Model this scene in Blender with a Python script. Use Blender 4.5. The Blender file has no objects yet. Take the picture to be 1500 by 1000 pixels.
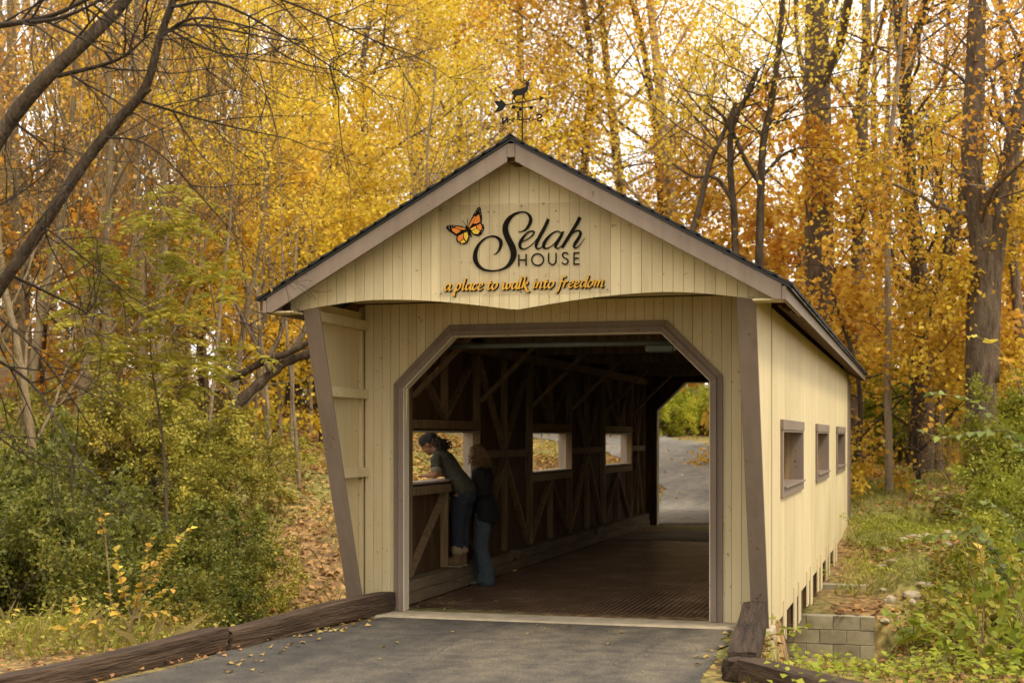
import bpy, bmesh, math, random
import numpy as np
from mathutils import Vector, Matrix

SC = bpy.context.scene
COL = SC.collection
R = math.radians

# ------------------------------------------------------------------ camera
YAW = .2769
CAM = Vector((3.2584, -12.987, 1.7))
cam_d = bpy.data.cameras.new('camera')
cam_d.sensor_width = 36.0
cam_d.lens = 36.0 * 2100.6 / 1500.0
cam_d.shift_y = (639.18 - 500.0) / 1500.0
cam_d.clip_end = 600.0
cam_d.dof.use_dof = True
cam_d.dof.focus_distance = 14.0
cam_d.dof.aperture_fstop = 2.4
cam = bpy.data.objects.new('camera', cam_d)
COL.objects.link(cam)
cam.location = CAM
cam.rotation_euler = (R(90), 0, YAW)
SC.camera = cam

# ------------------------------------------------------------------ sky, sun, exposure
SUN_EL, SUN_AZ = R(56), R(118)        # azimuth clockwise from +Y: behind the camera, to its right
world = bpy.data.worlds.new('World')
SC.world = world
world.use_nodes = True
wn, wl = world.node_tree.nodes, world.node_tree.links
wn.clear()
sky = wn.new('ShaderNodeTexSky')
sky.sky_type = 'NISHITA'
sky.sun_disc = False
sky.sun_elevation = SUN_EL
sky.sun_rotation = SUN_AZ
sky.air_density = 1.0
sky.dust_density = 6.0
sky.ozone_density = 1.0
bw = wn.new('ShaderNodeRGBToBW')
tint = wn.new('ShaderNodeMixRGB'); tint.blend_type = 'MULTIPLY'; tint.inputs[0].default_value = 1.0
tint.inputs[2].default_value = (1.0, .965, .89, 1)
lift = wn.new('ShaderNodeMixRGB'); lift.blend_type = 'MIX'; lift.inputs[0].default_value = .6
lift.inputs[2].default_value = (11.5, 11.1, 10.4, 1)      # even cloud layer over the clear sky
bg = wn.new('ShaderNodeBackground'); bg.inputs[1].default_value = .15
wo = wn.new('ShaderNodeOutputWorld')
wl.new(sky.outputs[0], bw.inputs[0])
wl.new(bw.outputs[0], tint.inputs[1])
wl.new(tint.outputs[0], lift.inputs[1])
wl.new(lift.outputs[0], bg.inputs[0])
wl.new(bg.outputs[0], wo.inputs[0])

sun_d = bpy.data.lights.new('sun', 'SUN')
sun_d.energy = 1.5
sun_d.angle = R(11)
sun_d.color = (1.0, .86, .64)
sun = bpy.data.objects.new('sun', sun_d)
COL.objects.link(sun)
sv = Vector((math.sin(SUN_AZ) * math.cos(SUN_EL), math.cos(SUN_AZ) * math.cos(SUN_EL), math.sin(SUN_EL)))
sun.rotation_euler = sv.to_track_quat('Z', 'Y').to_euler()

SC.view_settings.view_transform = 'Standard'
SC.view_settings.look = 'None'
SC.view_settings.exposure = 0.85
SC.view_settings.gamma = 1.0
SC.render.engine = 'CYCLES'
SC.cycles.use_denoising = True
SC.cycles.max_bounces = 7
SC.cycles.diffuse_bounces = 4
SC.cycles.transmission_bounces = 4
SC.cycles.caustics_reflective = False
SC.cycles.caustics_refractive = False

# ------------------------------------------------------------------ helpers
def ground_point(px, d):
    """plan position d metres ahead of the camera along the bearing of column px of the photo"""
    u = (px - 750) / 2100.6
    return (CAM.x + d * (-math.sin(YAW) + u * math.cos(YAW)), CAM.y + d * (math.cos(YAW) + u * math.sin(YAW)))

def tag(o, label=None, cat=None, group=None, kind=None):
    if label: o['label'] = label
    if cat: o['category'] = cat
    if group: o['group'] = group
    if kind: o['kind'] = kind
    return o

def empty(name, loc=(0, 0, 0), rz=0, parent=None):
    o = bpy.data.objects.new(name, None)
    o.empty_display_size = .2
    o.location = loc
    o.rotation_euler = (0, 0, rz)
    COL.objects.link(o)
    if parent: o.parent = parent
    return o

def link(name, me, mat=None, parent=None, loc=None):
    if mat and not me.materials: me.materials.append(mat)
    o = bpy.data.objects.new(name, me)
    COL.objects.link(o)
    if parent: o.parent = parent
    if loc: o.location = loc
    return o

def np_mesh(name, V, F, smooth=False):
    V = np.asarray(V, dtype=np.float32); F = np.asarray(F, dtype=np.int32)
    me = bpy.data.meshes.new(name)
    n, k = F.shape
    me.vertices.add(len(V)); me.vertices.foreach_set('co', V.ravel())
    me.loops.add(n * k); me.loops.foreach_set('vertex_index', F.ravel())
    me.polygons.add(n)
    me.polygons.foreach_set('loop_start', np.arange(0, n * k, k, dtype=np.int32))
    me.polygons.foreach_set('loop_total', np.full(n, k, dtype=np.int32))
    if smooth: me.polygons.foreach_set('use_smooth', np.ones(n, dtype=bool))
    me.update(calc_edges=True)
    return me

class Buf:
    """collects boxes, prisms and tubes; build() links them as one mesh"""
    def __init__(s): s.v = []; s.f = []
    def box(s, x0, x1, y0, y1, z0, z1):
        b = len(s.v)
        s.v += [(x0, y0, z0), (x1, y0, z0), (x1, y1, z0), (x0, y1, z0), (x0, y0, z1), (x1, y0, z1), (x1, y1, z1), (x0, y1, z1)]
        s.f += [tuple(b + i for i in q) for q in ((0, 3, 2, 1), (4, 5, 6, 7), (0, 1, 5, 4), (1, 2, 6, 5), (2, 3, 7, 6), (3, 0, 4, 7))]
        return s
    def prism(s, poly, y0, y1):          # polygon in x,z extruded along y
        b = len(s.v); n = len(poly)
        s.v += [(x, y0, z) for x, z in poly] + [(x, y1, z) for x, z in poly]
        area = sum(poly[i][0] * poly[(i + 1) % n][1] - poly[(i + 1) % n][0] * poly[i][1] for i in range(n))
        f0 = tuple(b + i for i in range(n)); f1 = tuple(b + n + i for i in reversed(range(n)))
        sides = [(b + (i + 1) % n, b + i, b + n + i, b + n + (i + 1) % n) for i in range(n)]
        fs = [f0, f1] + sides
        s.f += fs if area > 0 else [tuple(reversed(q)) for q in fs]
        return s
    def bar(s, a, b, w, h, up=(0, 0, 1)):   # rectangular bar from a to b
        a, b = Vector(a), Vector(b); t = (b - a).normalized()
        sx = t.cross(Vector(up))
        if sx.length < 1e-4: sx = t.cross(Vector((1, 0, 0)))
        sx.normalize(); sz = sx.cross(t)
        k = len(s.v)
        for p in (a, b):
            for i, j in ((-1, -1), (1, -1), (1, 1), (-1, 1)):
                s.v.append(tuple(p + sx * (i * w / 2) + sz * (j * h / 2)))
        s.f += [tuple(k + i for i in q) for q in ((0, 1, 2, 3), (7, 6, 5, 4), (0, 4, 5, 1), (1, 5, 6, 2), (2, 6, 7, 3), (3, 7, 4, 0))]
        return s
    def tube(s, pts, rad, sides=6, cap=True):
        pts = np.asarray(pts, float); n = len(pts)
        t = np.gradient(pts, axis=0); t /= np.linalg.norm(t, axis=1)[:, None] + 1e-9
        ref = np.array([0, 0, 1.0]) if abs(t[0][2]) < .9 else np.array([1.0, 0, 0])
        u = np.cross(t, ref); u /= np.linalg.norm(u, axis=1)[:, None] + 1e-9
        w = np.cross(t, u)
        a = np.linspace(0, 2 * np.pi, sides, endpoint=False)
        rad = np.broadcast_to(np.asarray(rad, float), (n,))
        ring = pts[:, None, :] + rad[:, None, None] * (np.cos(a)[None, :, None] * u[:, None, :] + np.sin(a)[None, :, None] * w[:, None, :])
        b = len(s.v)
        s.v += [tuple(q) for q in ring.reshape(-1, 3)]
        for i in range(n - 1):
            for j in range(sides):
                j2 = (j + 1) % sides
                s.f.append((b + i * sides + j, b + i * sides + j2, b + (i + 1) * sides + j2, b + (i + 1) * sides + j))
        if cap:
            s.f.append(tuple(b + j for j in reversed(range(sides))))
            s.f.append(tuple(b + (n - 1) * sides + j for j in range(sides)))
        return s
    def mesh(s, name, smooth=False):
        me = bpy.data.meshes.new(name)
        me.from_pydata(s.v, [], s.f)
        if smooth: me.polygons.foreach_set('use_smooth', np.ones(len(me.polygons), dtype=bool))
        me.update()
        return me
    def build(s, name, mat, parent=None, smooth=False, bevel=0):
        o = link(name, s.mesh(name, smooth), mat, parent)
        if bevel:
            m = o.modifiers.new('edge', 'BEVEL'); m.width = bevel; m.segments = 2; m.limit_method = 'ANGLE'
        return o

def copy_tree(o, parent=None):
    c = o.copy(); COL.objects.link(c)
    if parent: c.parent = parent
    for ch in list(o.children): copy_tree(ch, c)
    return c

# ------------------------------------------------------------------ materials
def new_mat(name):
    m = bpy.data.materials.new(name); m.use_nodes = True
    nt = m.node_tree; return m, nt, nt.nodes, nt.links, nt.nodes['Principled BSDF']

def ramp_node(n, stops):
    r = n.new('ShaderNodeValToRGB')
    while len(r.color_ramp.elements) > 1: r.color_ramp.elements.remove(r.color_ramp.elements[-1])
    r.color_ramp.elements[0].position = stops[0][0]; r.color_ramp.elements[0].color = (*stops[0][1], 1)
    for p, c in stops[1:]:
        e = r.color_ramp.elements.new(p); e.color = (*c, 1)
    return r

def plain(name, stops, scale=(1, 1, 1), nscale=6, detail=6, rough=.7, bump=.15, dist=.01, metallic=0, spec=.4, per_object=.0):
    """noise-coloured surface: stops is a list of (position, colour)"""
    m, nt, n, l, b = new_mat(name)
    tc = n.new('ShaderNodeTexCoord'); mp = n.new('ShaderNodeMapping'); mp.inputs['Scale'].default_value = scale
    l.new(tc.outputs['Object'], mp.inputs[0])
    oi = n.new('ShaderNodeObjectInfo')
    mul = n.new('ShaderNodeMath'); mul.operation = 'MULTIPLY'; mul.inputs[1].default_value = 37.0 if per_object else 0
    l.new(oi.outputs['Random'], mul.inputs[0]); l.new(mul.outputs[0], mp.inputs['Location'])
    no = n.new('ShaderNodeTexNoise'); no.inputs['Scale'].default_value = nscale; no.inputs['Detail'].default_value = detail
    no.inputs['Roughness'].default_value = .65
    l.new(mp.outputs[0], no.inputs['Vector'])
    r = ramp_node(n, stops); l.new(no.outputs['Fac'], r.inputs[0])
    out = r.outputs[0]
    if per_object:
        hs = n.new('ShaderNodeHueSaturation')
        mr = n.new('ShaderNodeMapRange'); mr.inputs[3].default_value = 1 - per_object; mr.inputs[4].default_value = 1 + per_object
        l.new(oi.outputs['Random'], mr.inputs[0]); l.new(mr.outputs[0], hs.inputs['Value']); l.new(out, hs.inputs['Color'])
        out = hs.outputs[0]
    l.new(out, b.inputs['Base Color'])
    b.inputs['Roughness'].default_value = rough; b.inputs['Metallic'].default_value = metallic
    b.inputs['Specular IOR Level'].default_value = spec
    if bump:
        bp = n.new('ShaderNodeBump'); bp.inputs['Strength'].default_value = bump; bp.inputs['Distance'].default_value = dist
        n2 = n.new('ShaderNodeTexNoise'); n2.inputs['Scale'].default_value = nscale * 4; n2.inputs['Detail'].default_value = 5
        l.new(mp.outputs[0], n2.inputs['Vector']); l.new(n2.outputs['Fac'], bp.inputs['Height']); l.new(bp.outputs[0], b.inputs['Normal'])
    return m

def leaf_mat(name, stops, trans=.45, vary=.25, rough=.55):
    m, nt, n, l, b = new_mat(name)
    g = n.new('ShaderNodeNewGeometry'); oi = n.new('ShaderNodeObjectInfo')
    tc = n.new('ShaderNodeTexCoord')
    no = n.new('ShaderNodeTexNoise'); no.inputs['Scale'].default_value = .55; no.inputs['Detail'].default_value = 3
    l.new(tc.outputs['Object'], no.inputs['Vector'])
    # leaf colour: part chance per leaf, part patches through the crown
    mx = n.new('ShaderNodeMath'); mx.operation = 'MULTIPLY_ADD'; mx.inputs[1].default_value = .6
    l.new(g.outputs['Random Per Island'], mx.inputs[0])
    mr0 = n.new('ShaderNodeMapRange'); mr0.inputs[1].default_value = .3; mr0.inputs[2].default_value = .7; mr0.inputs[3].default_value = 0; mr0.inputs[4].default_value = .4
    l.new(no.outputs['Fac'], mr0.inputs[0]); l.new(mr0.outputs[0], mx.inputs[2])
    r = ramp_node(n, stops); l.new(mx.outputs[0], r.inputs[0])
    hs = n.new('ShaderNodeHueSaturation')
    mr = n.new('ShaderNodeMapRange'); mr.inputs[3].default_value = .5 - vary * .06; mr.inputs[4].default_value = .5 + vary * .06
    l.new(oi.outputs['Random'], mr.inputs[0]); l.new(mr.outputs[0], hs.inputs['Hue'])
    mv = n.new('ShaderNodeMapRange'); mv.inputs[3].default_value = 1 - vary; mv.inputs[4].default_value = 1 + vary * .6
    mm = n.new('ShaderNodeMath'); mm.operation = 'FRACT'
    m7 = n.new('ShaderNodeMath'); m7.operation = 'MULTIPLY'; m7.inputs[1].default_value = 7.31
    l.new(oi.outputs['Random'], m7.inputs[0]); l.new(m7.outputs[0], mm.inputs[0])
    l.new(mm.outputs[0], mv.inputs[0]); l.new(mv.outputs[0], hs.inputs['Value'])
    l.new(r.outputs[0], hs.inputs['Color'])
    l.new(hs.outputs[0], b.inputs['Base Color'])
    b.inputs['Roughness'].default_value = rough; b.inputs['Specular IOR Level'].default_value = .25
    tr = n.new('ShaderNodeBsdfTranslucent'); l.new(hs.outputs[0], tr.inputs[0])
    ms = n.new('ShaderNodeMixShader'); ms.inputs[0].default_value = trans
    l.new(b.outputs[0], ms.inputs[1]); l.new(tr.outputs[0], ms.inputs[2])
    l.new(ms.outputs[0], n['Material Output'].inputs['Surface'])
    return m

def siding_mat(name, stops, streak=.5):
    """painted boards: broad tone drift, faint vertical run-down stains, small flecks"""
    m, nt, n, l, b = new_mat(name)
    tc = n.new('ShaderNodeTexCoord')
    mp = n.new('ShaderNodeMapping'); mp.inputs['Scale'].default_value = (9, 9, .55); l.new(tc.outputs['Object'], mp.inputs[0])
    n1 = n.new('ShaderNodeTexNoise'); n1.inputs['Scale'].default_value = 1.6; n1.inputs['Detail'].default_value = 7; l.new(mp.outputs[0], n1.inputs['Vector'])
    n2 = n.new('ShaderNodeTexNoise'); n2.inputs['Scale'].default_value = .9; n2.inputs['Detail'].default_value = 3; l.new(tc.outputs['Object'], n2.inputs['Vector'])
    mx = n.new('ShaderNodeMixRGB'); mx.inputs[0].default_value = streak; l.new(n2.outputs['Fac'], mx.inputs[1]); l.new(n1.outputs['Fac'], mx.inputs[2])
    r = ramp_node(n, stops); l.new(mx.outputs[0], r.inputs[0])
    mp5 = n.new('ShaderNodeMapping'); mp5.inputs['Scale'].default_value = (5, 5, .35); l.new(tc.outputs['Object'], mp5.inputs[0])
    n5 = n.new('ShaderNodeTexNoise'); n5.inputs['Scale'].default_value = 1.3; n5.inputs['Detail'].default_value = 8; n5.inputs['Roughness'].default_value = .7; l.new(mp5.outputs[0], n5.inputs['Vector'])
    r5 = ramp_node(n, [(.0, (1, 1, 1)), (.56, (1, 1, 1)), (.70, (.80, .76, .68)), (.8, (.66, .60, .5))]); l.new(n5.outputs['Fac'], r5.inputs[0])
    m5 = n.new('ShaderNodeMixRGB'); m5.blend_type = 'MULTIPLY'; m5.inputs[0].default_value = .75; l.new(r.outputs[0], m5.inputs[1]); l.new(r5.outputs[0], m5.inputs[2]); r = m5
    n3 = n.new('ShaderNodeTexNoise'); n3.inputs['Scale'].default_value = 19; n3.inputs['Detail'].default_value = 2; l.new(tc.outputs['Object'], n3.inputs['Vector'])
    r3 = ramp_node(n, [(.0, (1, 1, 1)), (.7, (1, 1, 1)), (.74, (.50, .40, .29)), (.82, (.34, .26, .18))]); l.new(n3.outputs['Fac'], r3.inputs[0])
    m3 = n.new('ShaderNodeMixRGB'); m3.blend_type = 'MULTIPLY'; m3.inputs[0].default_value = .8; l.new(r.outputs[0], m3.inputs[1]); l.new(r3.outputs[0], m3.inputs[2])
    oi = n.new('ShaderNodeObjectInfo'); mr = n.new('ShaderNodeMapRange'); mr.inputs[3].default_value = .93; mr.inputs[4].default_value = 1.05
    l.new(oi.outputs['Random'], mr.inputs[0])
    hs = n.new('ShaderNodeHueSaturation'); l.new(mr.outputs[0], hs.inputs['Value']); l.new(m3.outputs[0], hs.inputs['Color'])
    l.new(hs.outputs[0], b.inputs['Base Color'])
    b.inputs['Roughness'].default_value = .62; b.inputs['Specular IOR Level'].default_value = .3
    bp = n.new('ShaderNodeBump'); bp.inputs['Strength'].default_value = .25; bp.inputs['Distance'].default_value = .004
    n4 = n.new('ShaderNodeTexNoise'); n4.inputs['Scale'].default_value = 14; n4.inputs['Detail'].default_value = 6; l.new(mp.outputs[0], n4.inputs['Vector'])
    l.new(n4.outputs['Fac'], bp.inputs['Height']); l.new(bp.outputs[0], b.inputs['Normal'])
    return m

def wood_mat(name, stops, axis=1, rough=.8, bump=.5, dist=.006):
    sc = [14, 14, 14]; sc[axis] = 1.1
    return plain(name, stops, scale=sc, nscale=1.4, detail=8, rough=rough, bump=bump, dist=dist, per_object=.18, spec=.25)

M = {}
M['cream'] = siding_mat('cream_paint', [(.3, (.49, .40, .225)), (.5, (.575, .475, .28)), (.7, (.63, .53, .33))])
M['taupe'] = siding_mat('taupe_paint', [(.3, (.165, .122, .092)), (.6, (.215, .162, .124)), (.8, (.24, .185, .145))])
M['pale_trim'] = siding_mat('pale_trim_paint', [(.3, (.50, .43, .33)), (.7, (.62, .55, .45))])
M['jamb'] = siding_mat('window_jamb_paint', [(.3, (.42, .34, .27)), (.7, (.50, .41, .34))])
M['groove'] = plain('groove_backing_paint', [(.3, (.32, .255, .14)), (.7, (.42, .34, .2))])  # darker cream of the backing sheet that shows in the board gaps
M['shingle'] = plain('asphalt_shingle', [(.3, (.010, .010, .011)), (.7, (.032, .030, .028))], nscale=40, rough=.95, bump=.6)
M['drip'] = plain('drip_edge_metal', [(.3, (.012, .012, .014)), (.7, (.02, .02, .022))], rough=.4, bump=.05)
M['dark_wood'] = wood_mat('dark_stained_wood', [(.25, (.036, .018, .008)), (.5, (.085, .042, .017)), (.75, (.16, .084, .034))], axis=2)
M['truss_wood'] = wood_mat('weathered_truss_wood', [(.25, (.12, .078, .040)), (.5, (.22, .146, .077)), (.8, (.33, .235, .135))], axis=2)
M['deck_wood'] = wood_mat('worn_deck_wood', [(.25, (.12, .09, .06)), (.5, (.20, .16, .115)), (.8, (.30, .25, .19))], axis=0)
M['curb_wood'] = wood_mat('grey_curb_timber', [(.25, (.09, .064, .038)), (.5, (.17, .122, .075)), (.8, (.26, .19, .12))], axis=1)
M['rust_steel'] = plain('rusty_steel_plate', [(.3, (.045, .024, .013)), (.55, (.08, .043, .023)), (.75, (.14, .085, .05))], nscale=3, rough=.65, bump=.3, spec=.4)
M['grate_steel'] = plain('worn_grating_steel', [(.3, (.10, .055, .032)), (.55, (.19, .115, .07)), (.8, (.42, .33, .25))], nscale=1.6, rough=.38, bump=.1, metallic=.5)
M['black_metal'] = plain('black_iron', [(.3, (.005, .0045, .004)), (.7, (.013, .011, .010))], spec=.15, rough=.7, bump=.1)
M['pipe'] = plain('grey_green_pipe', [(.3, (.07, .08, .065)), (.7, (.12, .13, .105))], rough=.5, bump=.1)
M['concrete'] = plain('pale_concrete', [(.3, (.27, .22, .15)), (.55, (.40, .33, .23)), (.75, (.47, .40, .29))], nscale=4, rough=.9, bump=.4)
M['block'] = plain('concrete_block', [(.28, (.13, .11, .062)), (.45, (.31, .265, .165)), (.75, (.44, .385, .26))], nscale=3.0, rough=.9, bump=.5, per_object=.25)
M['mortar'] = plain('mortar', [(.3, (.24, .21, .14)), (.7, (.36, .32, .23))], nscale=8, rough=.95, bump=.4)
M['tie'] = wood_mat('creosoted_tie_wood', [(.22, (.014, .009, .006)), (.45, (.042, .026, .016)), (.62, (.078, .050, .032)), (.8, (.13, .09, .062))], axis=0, rough=.85, bump=1.0, dist=.02)
M['lettering'] = plain('black_brown_lettering', [(.3, (.007, .006, .004)), (.7, (.012, .010, .006))], bump=0, rough=.9, spec=.08)
M['orange_letter'] = plain('orange_lettering', [(.3, (.56, .29, .025)), (.7, (.64, .35, .035))], bump=0, rough=.5)
M['wing_orange'] = plain('butterfly_orange', [(.3, (.62, .15, .015)), (.7, (.75, .26, .03))], nscale=30, bump=0)
M['wing_yellow'] = plain('butterfly_yellow', [(.3, (.70, .34, .03)), (.7, (.74, .55, .05))], nscale=20, bump=0)
M['white_dot'] = plain('butterfly_white', [(.3, (.6, .55, .45)), (.7, (.75, .7, .6))], bump=0)
# the clear sheet of the sign: dull acrylic over the boards
m, nt, n, l, b = new_mat('clear_acrylic')
tb = n.new('ShaderNodeBsdfTransparent'); tb.inputs[0].default_value = (.985, .975, .95, 1)
b.inputs['Base Color'].default_value = (.60, .53, .38, 1); b.inputs['Roughness'].default_value = .35
ms = n.new('ShaderNodeMixShader'); ms.inputs[0].default_value = .15
l.new(tb.outputs[0], ms.inputs[1]); l.new(b.outputs[0], ms.inputs[2]); l.new(ms.outputs[0], n['Material Output'].inputs['Surface'])
M['acrylic'] = m

def bark(name, stops, zs=.25):
    return plain(name, stops, scale=(1, 1, zs), nscale=11, detail=8, rough=.9, bump=1.0, dist=.04, per_object=.2, spec=.2)
M['bark'] = bark('grey_brown_bark', [(.3, (.055, .036, .022)), (.5, (.13, .09, .058)), (.75, (.22, .165, .115))])
M['bark_dark'] = bark('dark_bark', [(.3, (.026, .018, .011)), (.5, (.065, .045, .028)), (.75, (.13, .095, .064))])
M['bark_pale'] = bark('pale_bark', [(.3, (.16, .115, .068)), (.5, (.27, .20, .125)), (.75, (.38, .30, .20))])
M['twig'] = bark('twig_bark', [(.3, (.16, .115, .06)), (.7, (.32, .24, .14))])
M['twig_dark'] = bark('dark_twig_bark', [(.3, (.02, .014, .01)), (.7, (.06, .043, .03))])

M['leaf_gold'] = leaf_mat('golden_leaf', [(.0, (.26, .17, .03)), (.2, (.50, .31, .03)), (.5, (.74, .50, .045)), (.8, (.82, .62, .085)), (1, (.36, .35, .05))], trans=.5)
M['leaf_yellow'] = leaf_mat('yellow_leaf', [(.0, (.38, .27, .03)), (.2, (.70, .46, .03)), (.5, (.84, .62, .05)), (.8, (.88, .70, .09)), (1, (.40, .42, .05))], trans=.55)
M['leaf_orange'] = leaf_mat('orange_leaf', [(.0, (.24, .12, .025)), (.25, (.46, .23, .025)), (.55, (.66, .37, .035)), (.8, (.76, .48, .06)), (1, (.60, .46, .07))], trans=.45)
M['leaf_brown'] = leaf_mat('tan_brown_leaf', [(.0, (.24, .12, .04)), (.4, (.46, .27, .07)), (.8, (.60, .38, .09)), (1, (.7, .46, .08))], trans=.45)
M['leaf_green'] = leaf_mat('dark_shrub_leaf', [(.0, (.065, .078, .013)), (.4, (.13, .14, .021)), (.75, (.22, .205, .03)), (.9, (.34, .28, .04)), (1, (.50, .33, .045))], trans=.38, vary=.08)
M['leaf_olive'] = leaf_mat('olive_shrub_leaf', [(.0, (.14, .13, .02)), (.4, (.26, .235, .033)), (.75, (.42, .34, .055)), (1, (.54, .34, .055))], trans=.35)
M['leaf_lime'] = leaf_mat('bright_green_leaf', [(.0, (.15, .18, .02)), (.5, (.28, .31, .03)), (1, (.48, .43, .05))], trans=.45)
M['leaf_verge'] = leaf_mat('sunny_green_leaf', [(.0, (.24, .28, .025)), (.5, (.42, .43, .04)), (1, (.60, .52, .07))], trans=.5)  # far bushes stand in shade: extra light put into the leaf colour
M['leaf_sumac'] = leaf_mat('yellow_green_compound_leaf', [(.0, (.20, .20, .02)), (.5, (.36, .33, .032)), (1, (.56, .43, .05))], trans=.45)
M['leaf_big'] = leaf_mat('broad_green_leaf', [(.0, (.10, .14, .035)), (.5, (.17, .21, .04)), (1, (.26, .27, .05))], trans=.35, vary=.3)
M['leaf_big_gold'] = leaf_mat('broad_yellow_leaf', [(.0, (.44, .24, .045)), (.35, (.60, .38, .05)), (.7, (.62, .48, .07)), (1, (.34, .36, .06))], trans=.4, vary=.5)
M['litter'] = leaf_mat('fallen_leaf', [(.0, (.09, .045, .02)), (.3, (.22, .115, .04)), (.6, (.40, .22, .07)), (.85, (.50, .31, .10)), (1, (.52, .40, .22))], trans=.15)
M['litter_gold'] = leaf_mat('fallen_gold_leaf', [(.0, (.24, .14, .035)), (.5, (.46, .32, .08)), (1, (.60, .48, .16))], trans=.15)
M['grass'] = leaf_mat('grass_blade', [(.0, (.15, .16, .025)), (.5, (.27, .26, .04)), (.85, (.40, .33, .08)), (1, (.46, .36, .15))], trans=.35)
M['dry_grass'] = leaf_mat('dry_stalk', [(.0, (.19, .15, .045)), (.5, (.33, .26, .09)), (1, (.46, .37, .17))], trans=.3)

# ------------------------------------------------------------------ the lie of the land
def smooth(a, b, x):
    t = np.clip((x - a) / (b - a), 0, 1); return t * t * (3 - 2 * t)
def zc(y): return np.interp(y, [-200, 15, 22, 29, 36, 43, 50, 90, 300], [0, 0, .45, .95, 1.3, 1.65, 1.85, 3.4, 9])
def hz(x, y):
    x = np.asarray(x, float); y = np.asarray(y, float)
    z = zc(y) + .42 * np.exp(-((x - 3.0) / 3) ** 2 - ((y - 21) / 5) ** 2)
    up = np.clip(-x - 3 - np.clip((y - 22) * .6, 0, None), 0, 26)
    z = z + .2 * up * smooth(3, 14, y) - .06 * np.clip(up - 14, 0, None) * smooth(3, 14, y)
    ax = np.abs(x)
    start = -2.3 + 2.8 * (1 - smooth(1.99, 2.16, ax))
    near = smooth(0, 1, (y - start) / np.where(ax < 2.0, .8, 2.7))
    wall = np.where(y < 7.02, 1.0, .46 * (1 - smooth(7.1, 13.2, y)))
    slope = 1 - smooth(4.2, 11.0, y)
    k = smooth(2.6, 3.1, x) + smooth(2.4, 3.4, -x)
    depth = 1.6 - .75 * smooth(2.5, 6, -x)
    v = depth * near * (wall * (1 - k) + slope * k)
    z = z - v
    b = .05 * np.sin(x * 1.7 + y * .6) * np.sin(y * 1.3 - x * .4) + .03 * np.sin(x * 4.1) * np.cos(y * 3.7)
    road_x = np.interp(y, [-14, -5, 0, 14.5, 22, 29, 36, 43, 52], [2.6, .15, .05, 0, -.6, -2.5, -5.6, -9.5, -17])
    off = smooth(1.9, 2.9, np.abs(x - road_x))
    return z + b * off

gx = np.unique(np.concatenate([np.arange(-12, 12.01, .25), np.arange(-60, -12, 2), np.arange(12, 60, 2), np.arange(-260, 261, 20)]))
gy = np.unique(np.concatenate([np.arange(-6, 26.01, .25), np.arange(-30, -6, 2), np.arange(26, 100, 2), np.arange(-60, 281, 20)]))
XX, YY = np.meshgrid(gx, gy)
ZZ = hz(XX, YY)
nx, ny = len(gx), len(gy)
ii = (np.arange(ny - 1)[:, None] * nx + np.arange(nx - 1)[None, :]).ravel()
terr = np_mesh('ground', np.stack([XX, YY, ZZ], -1).reshape(-1, 3), np.stack([ii, ii + 1, ii + nx + 1, ii + nx], 1), smooth=True)
m, nt, n, l, b = new_mat('forest_floor')
tc = n.new('ShaderNodeTexCoord')
n1 = n.new('ShaderNodeTexNoise'); n1.inputs['Scale'].default_value = .35; n1.inputs['Detail'].default_value = 5; l.new(tc.outputs['Object'], n1.inputs['Vector'])
n2 = n.new('ShaderNodeTexNoise'); n2.inputs['Scale'].default_value = 9; n2.inputs['Detail'].default_value = 8; l.new(tc.outputs['Object'], n2.inputs['Vector'])
ra = ramp_node(n, [(.3, (.07, .04, .018)), (.5, (.20, .11, .04)), (.62, (.34, .20, .07)), (.75, (.42, .30, .12))]); l.new(n2.outputs['Fac'], ra.inputs[0])
rb = ramp_node(n, [(.3, (.09, .085, .02)), (.5, (.19, .175, .04)), (.7, (.30, .25, .075))]); l.new(n2.outputs['Fac'], rb.inputs[0])
rm = ramp_node(n, [(.44, (0, 0, 0)), (.56, (1, 1, 1))]); l.new(n1.outputs['Fac'], rm.inputs[0])
mx = n.new('ShaderNodeMixRGB'); l.new(rm.outputs[0], mx.inputs[0]); l.new(ra.outputs[0], mx.inputs[1]); l.new(rb.outputs[0], mx.inputs[2])
l.new(mx.outputs[0], b.inputs['Base Color']); b.inputs['Roughness'].default_value = .95
bp = n.new('ShaderNodeBump'); bp.inputs['Strength'].default_value = .8; bp.inputs['Distance'].default_value = .05
l.new(n2.outputs['Fac'], bp.inputs['Height']); l.new(bp.outputs[0], b.inputs['Normal'])
tag(link('ground', terr, m), kind='structure')

# asphalt drive (near) and road (beyond the bridge)
m, nt, n, l, b = new_mat('worn_asphalt')
tc = n.new('ShaderNodeTexCoord')
mp = n.new('ShaderNodeMapping'); mp.inputs['Scale'].default_value = (1.2, .28, 1); l.new(tc.outputs['Object'], mp.inputs[0])
n1 = n.new('ShaderNodeTexNoise'); n1.inputs['Scale'].default_value = .75; n1.inputs['Detail'].default_value = 7; n1.inputs['Roughness'].default_value = .62; l.new(mp.outputs[0], n1.inputs['Vector'])
n2 = n.new('ShaderNodeTexNoise'); n2.inputs['Scale'].default_value = 60; n2.inputs['Detail'].default_value = 5; l.new(tc.outputs['Object'], n2.inputs['Vector'])
n3 = n.new('ShaderNodeTexNoise'); n3.inputs['Scale'].default_value = 5; n3.inputs['Detail'].default_value = 8; l.new(tc.outputs['Object'], n3.inputs['Vector'])
r1 = ramp_node(n, [(.3, (.028, .025, .024)), (.46, (.052, .046, .040)), (.58, (.098, .083, .064)), (.75, (.135, .113, .084))]); l.new(n1.outputs['Fac'], r1.inputs[0])
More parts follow.
